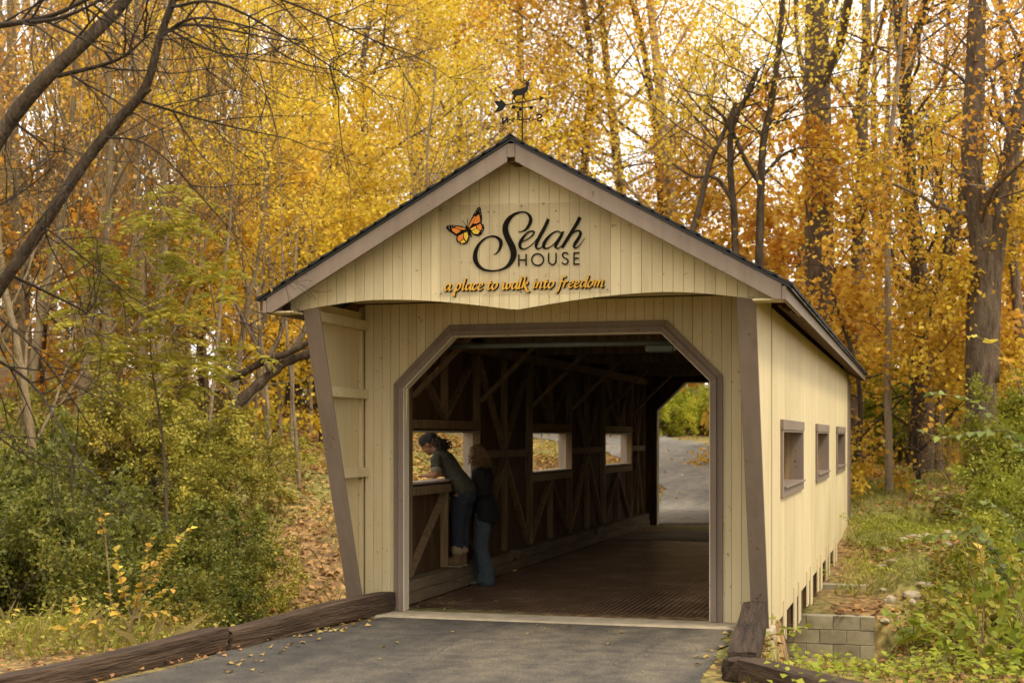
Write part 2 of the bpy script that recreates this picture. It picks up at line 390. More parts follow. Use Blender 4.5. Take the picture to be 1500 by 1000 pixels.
r2 = ramp_node(n, [(.28, (.35, .35, .36)), (.46, (.85, .85, .85)), (.6, (1.2, 1.18, 1.12)), (.68, (2.0, 1.9, 1.75)), (.76, (3.4, 3.2, 2.9))]); l.new(n2.outputs['Fac'], r2.inputs[0])
r3 = ramp_node(n, [(.35, (.7, .7, .72)), (.6, (1.1, 1.08, 1.02))]); l.new(n3.outputs['Fac'], r3.inputs[0])
a1 = n.new('ShaderNodeMixRGB'); a1.blend_type = 'MULTIPLY'; a1.inputs[0].default_value = .7; l.new(r1.outputs[0], a1.inputs[1]); l.new(r2.outputs[0], a1.inputs[2])
a2 = n.new('ShaderNodeMixRGB'); a2.blend_type = 'MULTIPLY'; a2.inputs[0].default_value = 1; l.new(a1.outputs[0], a2.inputs[1]); l.new(r3.outputs[0], a2.inputs[2])
vo = n.new('ShaderNodeTexVoronoi'); vo.feature = 'DISTANCE_TO_EDGE'; vo.inputs['Scale'].default_value = .55
nw = n.new('ShaderNodeMixRGB'); nw.inputs[0].default_value = .12; l.new(tc.outputs['Object'], nw.inputs[1]); l.new(n3.outputs['Color'], nw.inputs[2]); l.new(nw.outputs[0], vo.inputs['Vector'])
rv = ramp_node(n, [(.0, (.72, .72, .72)), (.003, (.78, .78, .78)), (.007, (1, 1, 1))]); l.new(vo.outputs['Distance'], rv.inputs[0])
a3 = n.new('ShaderNodeMixRGB'); a3.blend_type = 'MULTIPLY'; a3.inputs[0].default_value = 1; l.new(a2.outputs[0], a3.inputs[1]); l.new(rv.outputs[0], a3.inputs[2])
l.new(a3.outputs[0], b.inputs['Base Color']); b.inputs['Roughness'].default_value = .78; b.inputs['Specular IOR Level'].default_value = .45
bp = n.new('ShaderNodeBump'); bp.inputs['Strength'].default_value = .55; bp.inputs['Distance'].default_value = .008
l.new(n2.outputs['Fac'], bp.inputs['Height']); l.new(bp.outputs[0], b.inputs['Normal'])
M['asphalt'] = m
M['road'] = m.copy(); M['road'].name = 'dusty_grey_asphalt'  # lighter copy: sky reflection on the far road put into its colour
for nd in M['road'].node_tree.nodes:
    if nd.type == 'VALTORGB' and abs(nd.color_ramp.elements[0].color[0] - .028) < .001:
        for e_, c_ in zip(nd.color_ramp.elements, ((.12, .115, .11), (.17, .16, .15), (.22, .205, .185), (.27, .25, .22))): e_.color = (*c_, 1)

def ribbon(name, ys, left, right, lift_z, mat, ragged=0.0, seed=1):
    rng = np.random.RandomState(seed); V = []; F = []; k = 9
    for y, a, c in zip(ys, left, right):
        a += rng.normal(0, ragged); c += rng.normal(0, ragged)
        for t in np.linspace(0, 1, k):
            x = a + (c - a) * t
            V.append((x, y, float(zc(y)) + lift_z))
    for i in range(len(ys) - 1):
        for j in range(k - 1):
            q = i * k + j; F.append((q, q + 1, q + k + 1, q + k))
    return tag(link(name, np_mesh(name, V, F, smooth=True), mat), kind='structure')

ys = np.concatenate([np.arange(-16, -.36, .3), [-.36]])
ribbon('driveway', ys, np.interp(ys, [-16, -9, -6, -4.2, -1.7, -.4], [.6, -1.6, -2.25, -2.08, -1.84, -1.60]),
       np.interp(ys, [-16, -9, -5, -3.1, -1.0, -.3], [8.0, 4.8, 2.5, 1.82, 1.70, 1.66]), .012, M['asphalt'], .025, 3)
ys = np.arange(14.42, 56, .6)
rc = np.interp(ys, [14.4, 22, 29, 36, 43, 52, 60], [0, -.6, -2.6, -5.4, -9.0, -17, -26])
# road edges: square to its course
V = []; F = []
rngr = np.random.RandomState(5)
for i, y in enumerate(ys):
    t = np.array([np.gradient(rc, ys)[i], 1.0]); t /= np.linalg.norm(t); nn = np.array([t[1], -t[0]])
    hw = np.interp(y, [14.4, 18, 24, 60], [1.6, 1.9, 2.2, 2.4])
    for s in np.linspace(-1, 1, 9):
        p = np.array([rc[i], y]) + nn * s * hw * (1 + rngr.normal(0, .01))
        V.append((p[0], p[1], float(hz(p[0], p[1])) + .03))
for i in range(len(ys) - 1):
    for j in range(8):
        q = i * 9 + j; F.append((q, q + 1, q + 10, q + 9))
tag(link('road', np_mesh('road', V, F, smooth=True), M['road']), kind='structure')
sill = Buf().box(-1.93, 1.86, -.40, .02, -.3, .028)
tag(sill.build('concrete_apron', M['concrete'], bevel=.012), kind='structure')
tag(Buf().box(-1.7, 1.7, 14.25, 14.62, -.3, .03).build('concrete_apron', M['concrete'], bevel=.012), kind='structure')

# ------------------------------------------------------------------ the covered bridge
bridge = tag(empty('covered_bridge'), 'cream covered bridge with taupe trim, dark roof edge and chamfered doorway', 'covered bridge')
XW, XI, YE = 1.98, 1.88, 14.3
XL, ZT, ZCH, CH = 1.445, 2.652, 2.206, .448       # doorway: half width, head, chamfer start, chamfer width
EX, EZ, AZ, YG, YB = 2.25, 2.887, 4.148, -1.555, 15.65   # roof: eave x, fascia top at eave, at ridge, front, back
SL = (AZ - EZ) / EX
DXL = .05
def door_poly(g):   # doorway outline grown by g, from bottom left over the head to bottom right
    c = g * math.tan(R(22.5))
    return [(-XL - DXL - g, 0), (-XL - DXL - g, ZCH - DXL * .9 + c), (-XL + CH - c, ZT + g), (XL - CH + c, ZT + g), (XL + g, ZCH + c), (XL + g, 0)]
def door_top(x, g=0):
    P = door_poly(g)
    if x <= P[0][0] or x >= P[5][0]: return 0.0
    return float(np.interp(x, [p[0] + i * 1e-6 for i, p in enumerate(P[1:5])], [p[1] for p in P[1:5]]))

PITCH = .0875
def board_wall(parent, x0, x1, lo, hi, y0, y1, breaks, mat, gap=.0032):
    n = int(round((x1 - x0) / PITCH)); p = (x1 - x0) / n
    rng = random.Random(4)
    for i in range(n):
        a, c = x0 + i * p + gap / 2, x0 + (i + 1) * p - gap / 2
        xs = [a] + [q for q in breaks if a + 1e-3 < q < c - 1e-3] + [c]
        bot = [(x, lo(x)) for x in xs]; top = [(x, hi(x)) for x in reversed(xs)]
        dy = rng.uniform(-.0012, .0012)
        Buf().prism(bot + top, y0 + dy, y1).build('board', mat, parent)

front = Buf()
P = door_poly(.02)
front.prism([(-XW, -.1), (P[0][0], -.1), P[1], P[2], (P[2][0], 2.98), (-XW, 2.98)], .004, .03)
front.prism([(P[2][0], P[2][1]), (P[3][0], P[3][1]), (P[3][0], 2.98), (P[2][0], 2.98)], .0041, .0299)
front.prism([(XW, -.1), (P[5][0], -.1), P[4], P[3], (P[3][0], 2.98), (XW, 2.98)][::-1], .004, .03)
fw = front.build('front_wall', M['groove'], bridge)
dbr_ = [-XL - .04, -XL + CH, XL - CH, XL + .04]
board_wall(fw, -1.905, 1.895, lambda x: door_top(x, .045) if -XL - DXL - .045 < x < XL + .045 else .028, lambda x: 2.97, -.022, .002, [p[0] for p in door_poly(.045)], M['cream'])

def door_band(name, g0, g1, y0, y1, mat, zb=.0, parent=bridge, bev=.004):
    A, B = door_poly(g0), door_poly(g1); bf = Buf()
    for i in range(5):
        q = [A[i], A[i + 1], B[i + 1], B[i]]
        q = [(x, max(z, zb)) for x, z in q]
        bf.prism(q, y0, y1)
    return bf.build(name, mat, parent, bevel=bev)
def door_pieces(name, g0, g1, y0, y1, mat, zb):
    names = ['door_jamb', 'door_corner', 'door_head', 'door_corner', 'door_jamb']
    A, B = door_poly(g0), door_poly(g1)
    holder = None
    for i in range(5):
        q = [(x, max(z, zb)) for x, z in (A[i], A[i + 1], B[i + 1], B[i])]
        o = Buf().prism(q, y0, y1).build(names[i] if name == 'inner' else 'casing_board', mat, bridge if holder is None else holder, bevel=.004)
door_pieces('casing', .048, .108, -.048, -.0235, M['taupe'], .03)
door_pieces('inner', .0, .054, -.072, -.0495, M['taupe'], .03)
door_band('door_liner', -.010, .0, -.074, .07, M['pale_trim'], .03)
# nail heads on the boards and the casing
rgn = random.Random(33); nh = Buf()
def nail(x, y, z, r=.0042): nh.tube([(x, y, z), (x, y - .0022, z)], r, 6)
for i in range(44):
    x = -1.87 + i * .0872
    for z in (.22, .85, 1.5, 2.15, 2.62):
        if rgn.random() < .55 and (z > door_top(x, .13) + .03): nail(x + rgn.uniform(-.02, .02), -.0215, z + rgn.uniform(-.03, .03))
for z in np.arange(.2, 2.2, .33):
    for x in (-XL - DXL - .08, XL + .08): nail(x + rgn.uniform(-.012, .012), -.0478, z + rgn.uniform(-.03, .03))
o = nh.build('nail_heads', M['drip'], fw); o['kind'] = 'stuff'
# head rail of an overhead closer with its box, just inside the doorway
b_ = Buf().tube([(-1.25, .40, 2.585), (1.1, .40, 2.585)], .028, 10).build('head_pipe', M['pipe'], bridge, smooth=True)
b_ = Buf().box(.76, 1.03, .40, .55, 2.50, 2.565).build('motor_box', M['pipe'], bridge, bevel=.012)
Buf().box(1.0, 1.045, .43, .5, 2.515, 2.55).build('end_cap', M['pale_trim'], b_)

# gable: set back behind the rake boards
YGB = YG + .25
KG = (YGB - CAM.y) / (YG - CAM.y)
def gable_lo(x):
    return 1.7 + (gable_cut(CAM.x + (x - CAM.x) / KG) - 1.7) * KG
def gable_cut(x):
    t = abs(x - .045) / 2.0
    if t > 1: t = 1
    return 2.748 + .115 * math.sin(min(t / .62, 1) * math.pi / 2) - .085 * max(0, (t - .62) / .38) ** 1.6
def gable_hi(x): return AZ - SL * abs(x) - .07
gb = Buf().prism([(-2.07, gable_lo(-2.07) + .01)] + [(x, gable_lo(x) + .01) for x in np.linspace(-1.98, 1.98, 25)] + [(2.07, gable_lo(2.07) + .01), (2.07, gable_hi(2.07)), (0, gable_hi(0)), (-2.07, gable_hi(2.07))], YGB + .025, YGB + .043)
gable = gb.build('gable', M['groove'], bridge)
board_wall(gable, -2.10, 2.10, gable_lo, gable_hi, YGB, YGB + .022, [0.0, .0], M['cream'])

# roof: two slopes of shingle courses over boards, rake boards, eave boards, ridge
for s in (-1, 1):
    d = Buf()
    t = .022
    d.prism([(0, AZ + .0), (s * (EX + .03), EZ - SL * .03), (s * (EX + .03), EZ - SL * .03 + t), (0, AZ + t)], YG - .01, YB + .01)
    slope = d.build('roof_slope', M['drip'], bridge)
    # shingle courses, lower edge proud: one joined part, the roof surface is not seen from below
    sh = Buf(); nC = 19
    rg = random.Random(7 + s)
    for c in range(nC):
        x_lo = (EX + .05) * (1 - c / nC); x_hi = (EX + .05) * (1 - (c + 1.25) / nC)
        x_hi = max(x_hi, 0)
        z_lo = AZ - SL * x_lo + t; z_hi = AZ - SL * x_hi + t
        y = YG - .03
        while y < YB + .02:
            w = rg.uniform(.26, .34); e = rg.uniform(-.006, .006); k = rg.uniform(.0, .007)
            y2 = min(y + w, YB + .03)
            xl = x_lo + e
            zl = AZ - SL * xl + t
            sh.prism([(s * xl, zl + .002), (s * xl, zl + .026 + k), (s * x_hi, z_hi + .012), (s * x_hi, z_hi + .002)], y, y2 - .004)
            y = y2
    o = sh.build('shingles', M['shingle'], slope); o['kind'] = 'stuff'
    # rake fascia at both ends
    for y0, y1 in ((YG, YG + .03), (YB - .03, YB)):
        dp = .152
        poly = [(s * .034, AZ - SL * .034 - .001), (s * (EX - .036), EZ + SL * .036 - .001), (s * (EX - .036), EZ - .108), (s * (EX - .13), EZ - .108), (s * .034, AZ - SL * .034 - dp)]
        poly[3] = (s * (EX - (dp - .108) / SL - .01), EZ - .108)
        Buf().prism(poly if s > 0 else poly[::-1], y0, y1).build('rake_board', M['taupe'], bridge, bevel=.004)
    Buf().box(*(sorted((s * (EX - .034), s * EX))), YG - .004, YB + .004, EZ - .112, EZ - .003).build('eave_board', M['taupe'], bridge, bevel=.003)
    # rafters: tails show under the eave, the rest inside
    k = 0
    for y in np.arange(-1.2, 15.4, .61):
        r_ = Buf(); xa, xb = EX - .04, .03
        r_.prism([(s * xb, AZ - SL * xb - .004), (s * xa, AZ - SL * xa - .004), (s * xa, AZ - SL * xa - .10), (s * xb, AZ - SL * xb - .13)][::(1 if s < 0 else -1)], y - .019, y + .019)
        r_.build('rafter', M['dark_wood'], bridge)
        if k < 26:
            k += 1
    for q in range(5):
        xx = 2.03 + q * .045
        Buf().box(*(sorted((s * xx, s * (xx + .037)))), .05, 14.9, AZ - SL * xx - .135, AZ - SL * xx - .118).build('soffit_slat', M['dark_wood'], bridge)
Buf().box(-.032, .032, YG - .004, YG + .03, AZ - .135, AZ - .022).build('ridge_block', M['taupe'], bridge, bevel=.003)
Buf().box(-.03, .03, YG + .05, YB - .05, AZ - .17, AZ - .03).build('ridge_beam', M['dark_wood'], bridge)
cp = Buf().prism([(-.12, AZ - .03), (0, AZ + .062), (.12, AZ - .03), (0, AZ + .048)], YG - .03, YB + .03)
cp.build('ridge_cap', M['shingle'], bridge)
# porch ceiling between gable and front wall, and the eave returns
Buf().box(-1.98, 1.98, YGB + .045, -.001, 2.985, 3.005).build('porch_ceiling', M['cream'], bridge)
for s in (-1, 1):
    Buf().box(*sorted((s * 1.985, s * (EX - .036))), YG + .031, YGB + .02, 2.779, 2.792).build('soffit_return', M['cream'], bridge)

# flaring portal wings with their slanted taupe boards
for s in (-1, 1):
    xa, xb = sorted((s * 1.952, s * 1.978))
    w = Buf()
    yt, yb_ = -1.30, -.20
    pl = [(yt, 2.9), (yb_, .02), (.0, .02), (.0, 2.9)]
    k = len(w.v)
    w.v += [(xa, y, z) for y, z in pl] + [(xb, y, z) for y, z in pl]
    w.f += [(0, 1, 2, 3), (7, 6, 5, 4), (0, 4, 5, 1), (1, 5, 6, 2), (2, 6, 7, 3), (3, 7, 4, 0)]
    w.build('portal_wing', M['cream'], bridge)
    def ywing(z): return yt + (yb_ - yt) * (2.9 - z) / 2.88
    pb = Buf()
    x0, x1 = (1.832, 1.984) if s > 0 else (-1.984, -1.832)
    ks = []
    for z in (2.83, .0):
        for dx, dy in ((x0, -.034), (x1, -.034), (x1, 0), (x0, 0)):
            pb.v.append((dx, ywing(z) + dy - (0.0), z))
    pb.f += [(0, 1, 5, 4), (1, 2, 6, 5), (2, 3, 7, 6), (3, 0, 4, 7), (0, 3, 2, 1), (4, 5, 6, 7)]
    bm = bmesh.new(); me = pb.mesh('portal_board'); bm.from_mesh(me); bmesh.ops.recalc_face_normals(bm, faces=bm.faces); bm.to_mesh(me); bm.free()
    o = link('portal_board', me, M['taupe'], bridge); mo = o.modifiers.new('edge', 'BEVEL'); mo.width = .005; mo.segments = 2
    for z in (2.77, 2.11, 1.36):
        x2, x3 = sorted((s * 1.951, s * 1.865))
        Buf().box(x2, x3, ywing(z) + .012, -.024, z - .045, z + .045).build('wing_cleat', M['cream'], bridge, bevel=.003)
    x2, x3 = sorted((s * 1.951, s * 1.917))
    Buf().box(x2, x3, -.075, -.0235, .03, 2.72).build('corner_post', M['cream'], bridge, bevel=.003)

# side walls with three window openings each
WIN = [(1.0, 3.4), (5.8, 8.1), (10.5, 12.8)]
WZ0, WZ1 = 1.2, 1.765
def holed(x0, x1, z0, z1):
    bf = Buf(); yb = [.121] + [q for w_ in WIN for q in w_] + [YE - .12]
    for i in range(len(yb) - 1):
        a, c = yb[i], yb[i + 1]
        if (a, c) in WIN:
            bf.box(x0, x1, a, c, z0, WZ0); bf.box(x0, x1, a, c, WZ1, z1)
        else: bf.box(x0, x1, a, c, z0, z1)
    return bf
for s in (-1, 1):
    sx = lambda a, c: sorted((s * a, s * c))
    wall = holed(*sx(1.953, 1.960), -.04, 2.86).build('side_wall', M['groove'], bridge)
    cuts = sorted({.121, YE - .12} | {round(.121 + 1.22 * q_, 3) for q_ in range(1, 12)} | {v_ for w_ in WIN for v_ in w_})
    rgp = random.Random(17)
    for ya, yb2 in zip(cuts, cuts[1:]):
        if yb2 - ya < .02: continue
        inside = any(a <= ya + 1e-6 and yb2 <= c + 1e-6 for a, c in WIN)
        for za, zb in (((-.04, WZ0), (WZ1, 2.86)) if inside else ((-.04, 2.86),)):
            Buf().box(*sx(1.9605, 1.978 + rgp.uniform(-.001, .0004)), ya + .0007, yb2 - .0007, za, zb).build('siding_panel', M['cream'], wall)
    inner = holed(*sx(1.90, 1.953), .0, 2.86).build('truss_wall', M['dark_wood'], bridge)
    # vertical sheathing boards inside
    rg = random.Random(11)
    y = .14
    while y < YE - .2:
        w = rg.uniform(.13, .17); y2 = min(y + w, YE - .13)
        segs = [(.0, 2.84)]
        for a, c in WIN:
            if y2 > a and y < c: segs = [(.0, WZ0 - .002), (WZ1 + .002, 2.84)]
        for z0, z1 in segs:
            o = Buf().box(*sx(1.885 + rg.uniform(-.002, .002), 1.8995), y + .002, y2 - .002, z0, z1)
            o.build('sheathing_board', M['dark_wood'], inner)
        y = y2
    st = [.20, 1.0, 3.4, 5.8, 8.1, 10.5, 12.8, 14.1]
    TW = M['truss_wood']
    X0, X1 = 1.79, 1.8825
    for q in st: Buf().box(*sx(X0, X1), q - .022, q + .022, .245, 2.80).build('stud', TW, inner, bevel=.004)
    def diag(y0, z0, y1, z1): Buf().bar((s * 1.843, y0, z0), (s * 1.843, y1, z1), .075, .036, up=(0, 1, 0) if abs(z1 - z0) < abs(y1 - y0) else (0, 1, 0)).build('diagonal_brace', TW, inner)
    for a, c in WIN:
        m_ = (a + c) / 2
        Buf().box(*sx(X0 - .01, X1), a + .023, c - .023, WZ1 + .02, WZ1 + .115).build('window_header', TW, inner, bevel=.004)
        Buf().box(*sx(X0 - .01, X1), a + .023, c - .023, WZ0 - .115, WZ0 - .02).build('window_sill_beam', TW, inner, bevel=.004)
        Buf().box(*sx(X0 + .01, X1), m_ - .018, m_ + .018, .245, WZ0 - .116).build('stud', TW, inner)
        Buf().box(*sx(X0 + .01, X1), m_ - .018, m_ + .018, WZ1 + .116, 2.68).build('stud', TW, inner)
        for e in (a + .05, c - .05):
            diag(m_, WZ0 - .13, e, .26); diag(m_, WZ1 + .13, e, 2.66)
    for a, c in ((3.4, 5.8), (8.1, 10.5), (12.8, 14.1)):
        m_ = (a + c) / 2
        Buf().box(*sx(X0 - .004, X1), a + .023, m_ - .019, 1.44, 1.53).build('mid_rail', TW, inner, bevel=.004)
        Buf().box(*sx(X0 - .004, X1), m_ + .019, c - .023, 1.44, 1.53).build('mid_rail', TW, inner, bevel=.004)
        Buf().box(*sx(X0 + .01, X1), m_ - .018, m_ + .018, .245, 2.68).build('stud', TW, inner)
        for e in (a + .05, c - .05):
            diag(m_, 1.43, e, .26); diag(m_, 1.54, e, 2.66)
    Buf().box(*sx(1.74, 1.883), .13, YE - .13, 2.69, 2.80).build('top_plate', TW, inner)
    y = .13
    for k, y2 in enumerate((4.9, 9.6, YE - .13)):
        Buf().box(*sx(1.70, 1.884), y + .004, y2 - .004, .0, .118).build('curb_timber', M['curb_wood'], inner, bevel=.008)
        Buf().box(*sx(1.715, 1.884), y + .002, y2 - .006 - .3 * (k < 2), .121, .235).build('curb_timber', M['curb_wood'], inner, bevel=.008)
        y = y2
    # window liners and outside casings
    for a, c in WIN:
        f = Buf()
        f.box(*sx(1.80, 2.002), a - .0, a + .02, WZ0, WZ1); f.box(*sx(1.80, 2.002), c - .02, c, WZ0, WZ1)
        f.box(*sx(1.80, 2.002), a + .0201, c - .0201, WZ1 - .02, WZ1)
        fr = f.build('window_frame', M['jamb'] if s < 0 else M['taupe'], bridge)
        Buf().box(*sx(1.79, 2.03), a + .0201, c - .0201, WZ0, WZ0 + .022).build('window_sill', M['jamb'] if s < 0 else M['taupe'], fr, bevel=.004)
        T = .088
        for (ya, yb2, za, zb) in ((a - T, a - .001, WZ0 - T, WZ1), (c + .001, c + T, WZ0 - T, WZ1)):
            Buf().box(*sx(1.9785, 2.004), ya, yb2, za, zb).build('casing_board', M['taupe'], fr, bevel=.003)
        Buf().box(*sx(1.9785, 2.010), a - T - .012, c + T + .012, WZ1 + .001, WZ1 + T + .012).build('casing_board', M['taupe'], fr, bevel=.003)
        Buf().box(*sx(1.9785, 2.006), a + .001, c - .001, WZ0 - T, WZ0 - .001).build('casing_board', M['taupe'], fr, bevel=.003)
        # hook ring under the head of the opening
        m_ = (a + c) / 2 - .25
        ang = np.linspace(0, 2 * np.pi, 13)
        Buf().tube(np.stack([np.full(13, s * 1.9), m_ + .022 * np.cos(ang), WZ1 - .048 + .022 * np.sin(ang)], 1), .004, 5).build('hook_ring', M['black_metal'], fr)
    Buf().box(*sx(1.9787, 1.999), YE - .09, YE + .0, -.02, 2.86).build('corner_board', M['taupe'], bridge, bevel=.003)
    # hanging batten boards along the lower edge of the siding
    rg = random.Random(3)
    for k, y in enumerate([.10, 1.15, 2.35, 2.95, 4.15, 4.75, 5.95, 6.6, 7.75, 8.35, 9.6, 10.2]):
        w = .30 if k else .2; zb = -.31 + rg.uniform(-.05, .03)
        bb = Buf(); xA, xB = sx(1.9787, 1.992)
        k0 = len(bb.v)
        pl = [(y, zb), (y + w, zb + rg.uniform(-.01, .01)), (y + w, .01), (y, .10 + rg.uniform(0, .03))]
        bb.v += [(xA, yy, zz) for yy, zz in pl] + [(xB, yy, zz) for yy, zz in pl]
        bb.f += [(3, 2, 1, 0), (4, 5, 6, 7), (0, 1, 5, 4), (1, 2, 6, 5), (2, 3, 7, 6), (3, 0, 4, 7)]
        bb.build('skirt_board', M['cream'], bridge)
    for y in (.1, 5.1, 10.0):
        Buf().box(*sx(1.62, 1.90), y + .3, y + 4.6, -.42, -.02).build('bearing_beam', M['dark_wood'], bridge)

# far end wall with its doorway
P = door_poly(.09)
bk = Buf()
for q in ([(-1.90, .0), (P[0][0], 0), P[1], P[2], (P[2][0], 3.0), (-1.90, 3.0)], [P[2], P[3], (P[3][0], 3.0), (P[2][0], 3.0)], [(1.90, 0), (1.90, 3.0), (P[3][0], 3.0), P[3], P[4], (P[5][0], 0)]):
    bk.prism(q, YE - .11, YE)
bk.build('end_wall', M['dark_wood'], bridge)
bk = Buf()
for q in ([(-2.0, .0), (P[0][0], 0), P[1], P[2], (P[2][0], 3.0), (0, 4.05), (-2.0, 2.95)][:5] + [(-2.0, 3.0)], [P[2], P[3], (P[3][0], 3.0), (P[2][0], 3.0)], [(2.0, 0), (2.0, 3.0), (P[3][0], 3.0), P[3], P[4], (P[5][0], 0)], [(-2.0, 3.0), (2.0, 3.0), (0, 4.0)]):
    bk.prism(q, YE + .001, YE + .03)
bk.build('end_siding', M['cream'], bridge)
A, B = door_poly(.07), door_poly(.09)
lb = Buf()
for i in range(5): lb.prism([A[i], A[i + 1], B[i + 1], B[i]], YE - .15, YE + .06)
lb.build('end_liner', M['pale_trim'], bridge)
for s in (-1, 1):
    pb = Buf()
    pb.prism([(s * 1.84, .0), (s * 1.99, .0), (s * 1.99, 2.8), (s * 1.84, 2.8)][::s], YE + .9, YE + .93).build('portal_board', M['taupe'], bridge)

# tie beams with knee braces under the roof
for q in (1.0, 3.4, 5.8, 8.1, 10.5, 12.8):
    Buf().box(-1.735, 1.735, q - .03, q + .03, 2.80, 2.92).build('tie_beam', M['truss_wood'], bridge, bevel=.004)
    for s in (-1, 1):
        Buf().bar((s * 1.80, q + .06, 2.12), (s * 1.02, q + .06, 2.88), .04, .085, up=(0, 1, 0)).build('knee_brace', M['truss_wood'], bridge)
for s in (-1, 1):
    Buf().box(*sorted((s * .95, s * 1.0)), .2, 14.1, 3.40, 3.50).build('purlin', M['truss_wood'], bridge)

# floor: rusty plate under steel grating, then deck planks
deck = Buf().box(-1.72, 1.72, .03, 10.35, -.09, -.052).build('floor_deck', M['rust_steel'], bridge)
def bars(y0, y1, name):
    g = Buf()
    for x in np.arange(-1.68, 1.69, .056): g.box(x - .008, x + .008, y0, y1, -.05, -.004)
    for y in np.arange(y0 + .03, y1, .10): g.box(-1.69, 1.69, y - .006, y + .006, -.046, -.006)
    o = g.build(name, M['grate_steel'], deck); o['kind'] = 'stuff'; return o
y = .04
for w in (2.55, 2.57, 2.55, 2.57):
    bars(y, y + w - .02, 'grating'); y += w
Buf().box(-1.70, 1.70, 10.30, 10.55, -.08, .012).build('floor_beam', M['deck_wood'], deck, bevel=.008)
y = 10.555
rg = random.Random(21)
while y < 14.2:
    w = rg.uniform(.18, .24)
    Buf().box(-1.70, 1.70, y + .003, min(y + w, 14.24) - .003, -.06, rg.uniform(-.004, .004)).build('deck_plank', M['deck_wood'], deck, bevel=.006)
    y += w

# ------------------------------------------------------------------ abutment walls of concrete block
def block_wall(label, x0, x1, y0, z0, rows, bw, bh, seed, top_steps=None):
    t = tag(empty('block_wall', (x0, y0, z0)), label, 'retaining wall')
    Buf().box(.004, x1 - x0 - .004, .012, .19, .0, rows * bh - .004).build('mortar_bed', M['mortar'], t)
    rg = random.Random(seed)
    for r in range(rows):
        x = -(.5 * bw if r % 2 else 0)
        while x < x1 - x0 - .01:
            a, c = max(x, 0) + .005, min(x + bw, x1 - x0) - .005
            if c - a > .04:
                o = Buf().box(a, c, rg.uniform(-.004, .004), .2, r * bh + .005, (r + 1) * bh - .005).build('block', M['block'], t, bevel=.006)
            x += bw
    return t
block_wall('weathered concrete block wall below the siding across the creek bed', -2.2, 2.68, 7.03, -1.72, 5, .36, .196, 2)
block_wall('dark short block step above the main block wall beneath the siding', -2.0, 2.5, 8.9, -.88, 2, .36, .19, 5)
block_wall('upper small block step nearest the far corner under the siding', -2.0, 2.3, 11.0, -.62, 2, .36, .17, 7)
block_wall('block footing wall directly below the front doorway sill', -1.95, 1.95, .06, -1.4, 7, .36, .19, 9)
st_ = Buf().box(1.87, 2.02, -.32, .06, -.35, .012)
tag(st_.build('concrete_footing', M['concrete'], bevel=.02), 'pale concrete footing under the right slanted portal board', 'footing')

# ------------------------------------------------------------------ landscape timbers
def timber(label, a, c, w, h, seed, group=None, roll=0.0):
    a, c = Vector(a), Vector(c); L = (c - a).length
    bm = bmesh.new()
    rng = np.random.RandomState(seed)
    nl, ns = max(int(L / .06), 12), 24
    ring = []
    base = []
    for k in range(ns):                      # rounded square section
        th = 2 * math.pi * k / ns; p = 11.0
        cx_, sy_ = math.cos(th), math.sin(th)
        rr = (abs(cx_) ** p + abs(sy_) ** p) ** (-1 / p)
        base.append((rr * cx_ * w / 2, rr * sy_ * h / 2))
    groove = rng.normal(0, 1, ns)
    ph = rng.uniform(0, 6, 8)
    cracks = [(rng.randint(ns), rng.uniform(-.3, L * .8), rng.uniform(.4, 1.4)) for _ in range(14)]
    V = []
    for i in range(nl + 1):
        x = L * i / nl
        wob = .012 * math.sin(x * 1.3 + ph[0]) ; wob2 = .010 * math.sin(x * 1.9 + ph[1])
        endk = min(1, min(i, nl - i) / 1.5); endk = .93 + .07 * endk
        for k in range(ns):
            yv, zv = base[k]
            d = 1 + .016 * groove[k] * math.sin(x * .8 + ph[2] + k * .9) + rng.normal(0, .008)
            d -= sum(.085 * (k == kk) * max(0, math.sin(math.pi * min(max((x - xa) / ll, 0), 1))) ** .5 for kk, xa, ll in cracks)
            V.append((x + (rng.normal(0, .012) if i in (0, nl) else 0), yv * d * endk + wob, zv * d * endk + wob2 + h / 2))
    for v in V: bm.verts.new(v)
    bm.verts.ensure_lookup_table()
    for i in range(nl):
        for k in range(ns):
            k2 = (k + 1) % ns
            bm.faces.new([bm.verts[q] for q in (i * ns + k, i * ns + k2, (i + 1) * ns + k2, (i + 1) * ns + k)])
    bm.faces.new([bm.verts[k] for k in range(ns)]); bm.faces.new([bm.verts[nl * ns + k] for k in reversed(range(ns))])
    bmesh.ops.recalc_face_normals(bm, faces=bm.faces)
    me = bpy.data.meshes.new('landscape_timber'); bm.to_mesh(me); bm.free()
    o = link('landscape_timber', me, M['tie'])
    o.location = a
    o.rotation_euler = (roll, -math.asin((c.z - a.z) / L), math.atan2(c.y - a.y, c.x - a.x))
    tag(o, label, 'timber', group)
    return o
timber('long dark timber along the left drive edge, its end against the doorway', (-2.07, -2.62, -.01), (-1.66, -.02, .03), .17, .185, 1)
timber('dark timber in the bottom left corner, leading up to the other', (-2.62, -6.3, -.03), (-2.09, -2.66, .0), .18, .185, 2)
timber('short timber on the right of the drive, sloping up to the portal board', (2.06, -2.75, -.02), (1.86, -.33, .08), .22, .19, 3)
timber('timber angled off to the bottom right corner with a mossy face', (2.12, -2.98, -.01), (3.9, -5.0, -.02), .21, .19, 4)
timber('stub of timber end wedged at the corner of the two right timbers', (2.0, -3.02, -.01), (2.1, -2.86, -.01), .19, .17, 6)

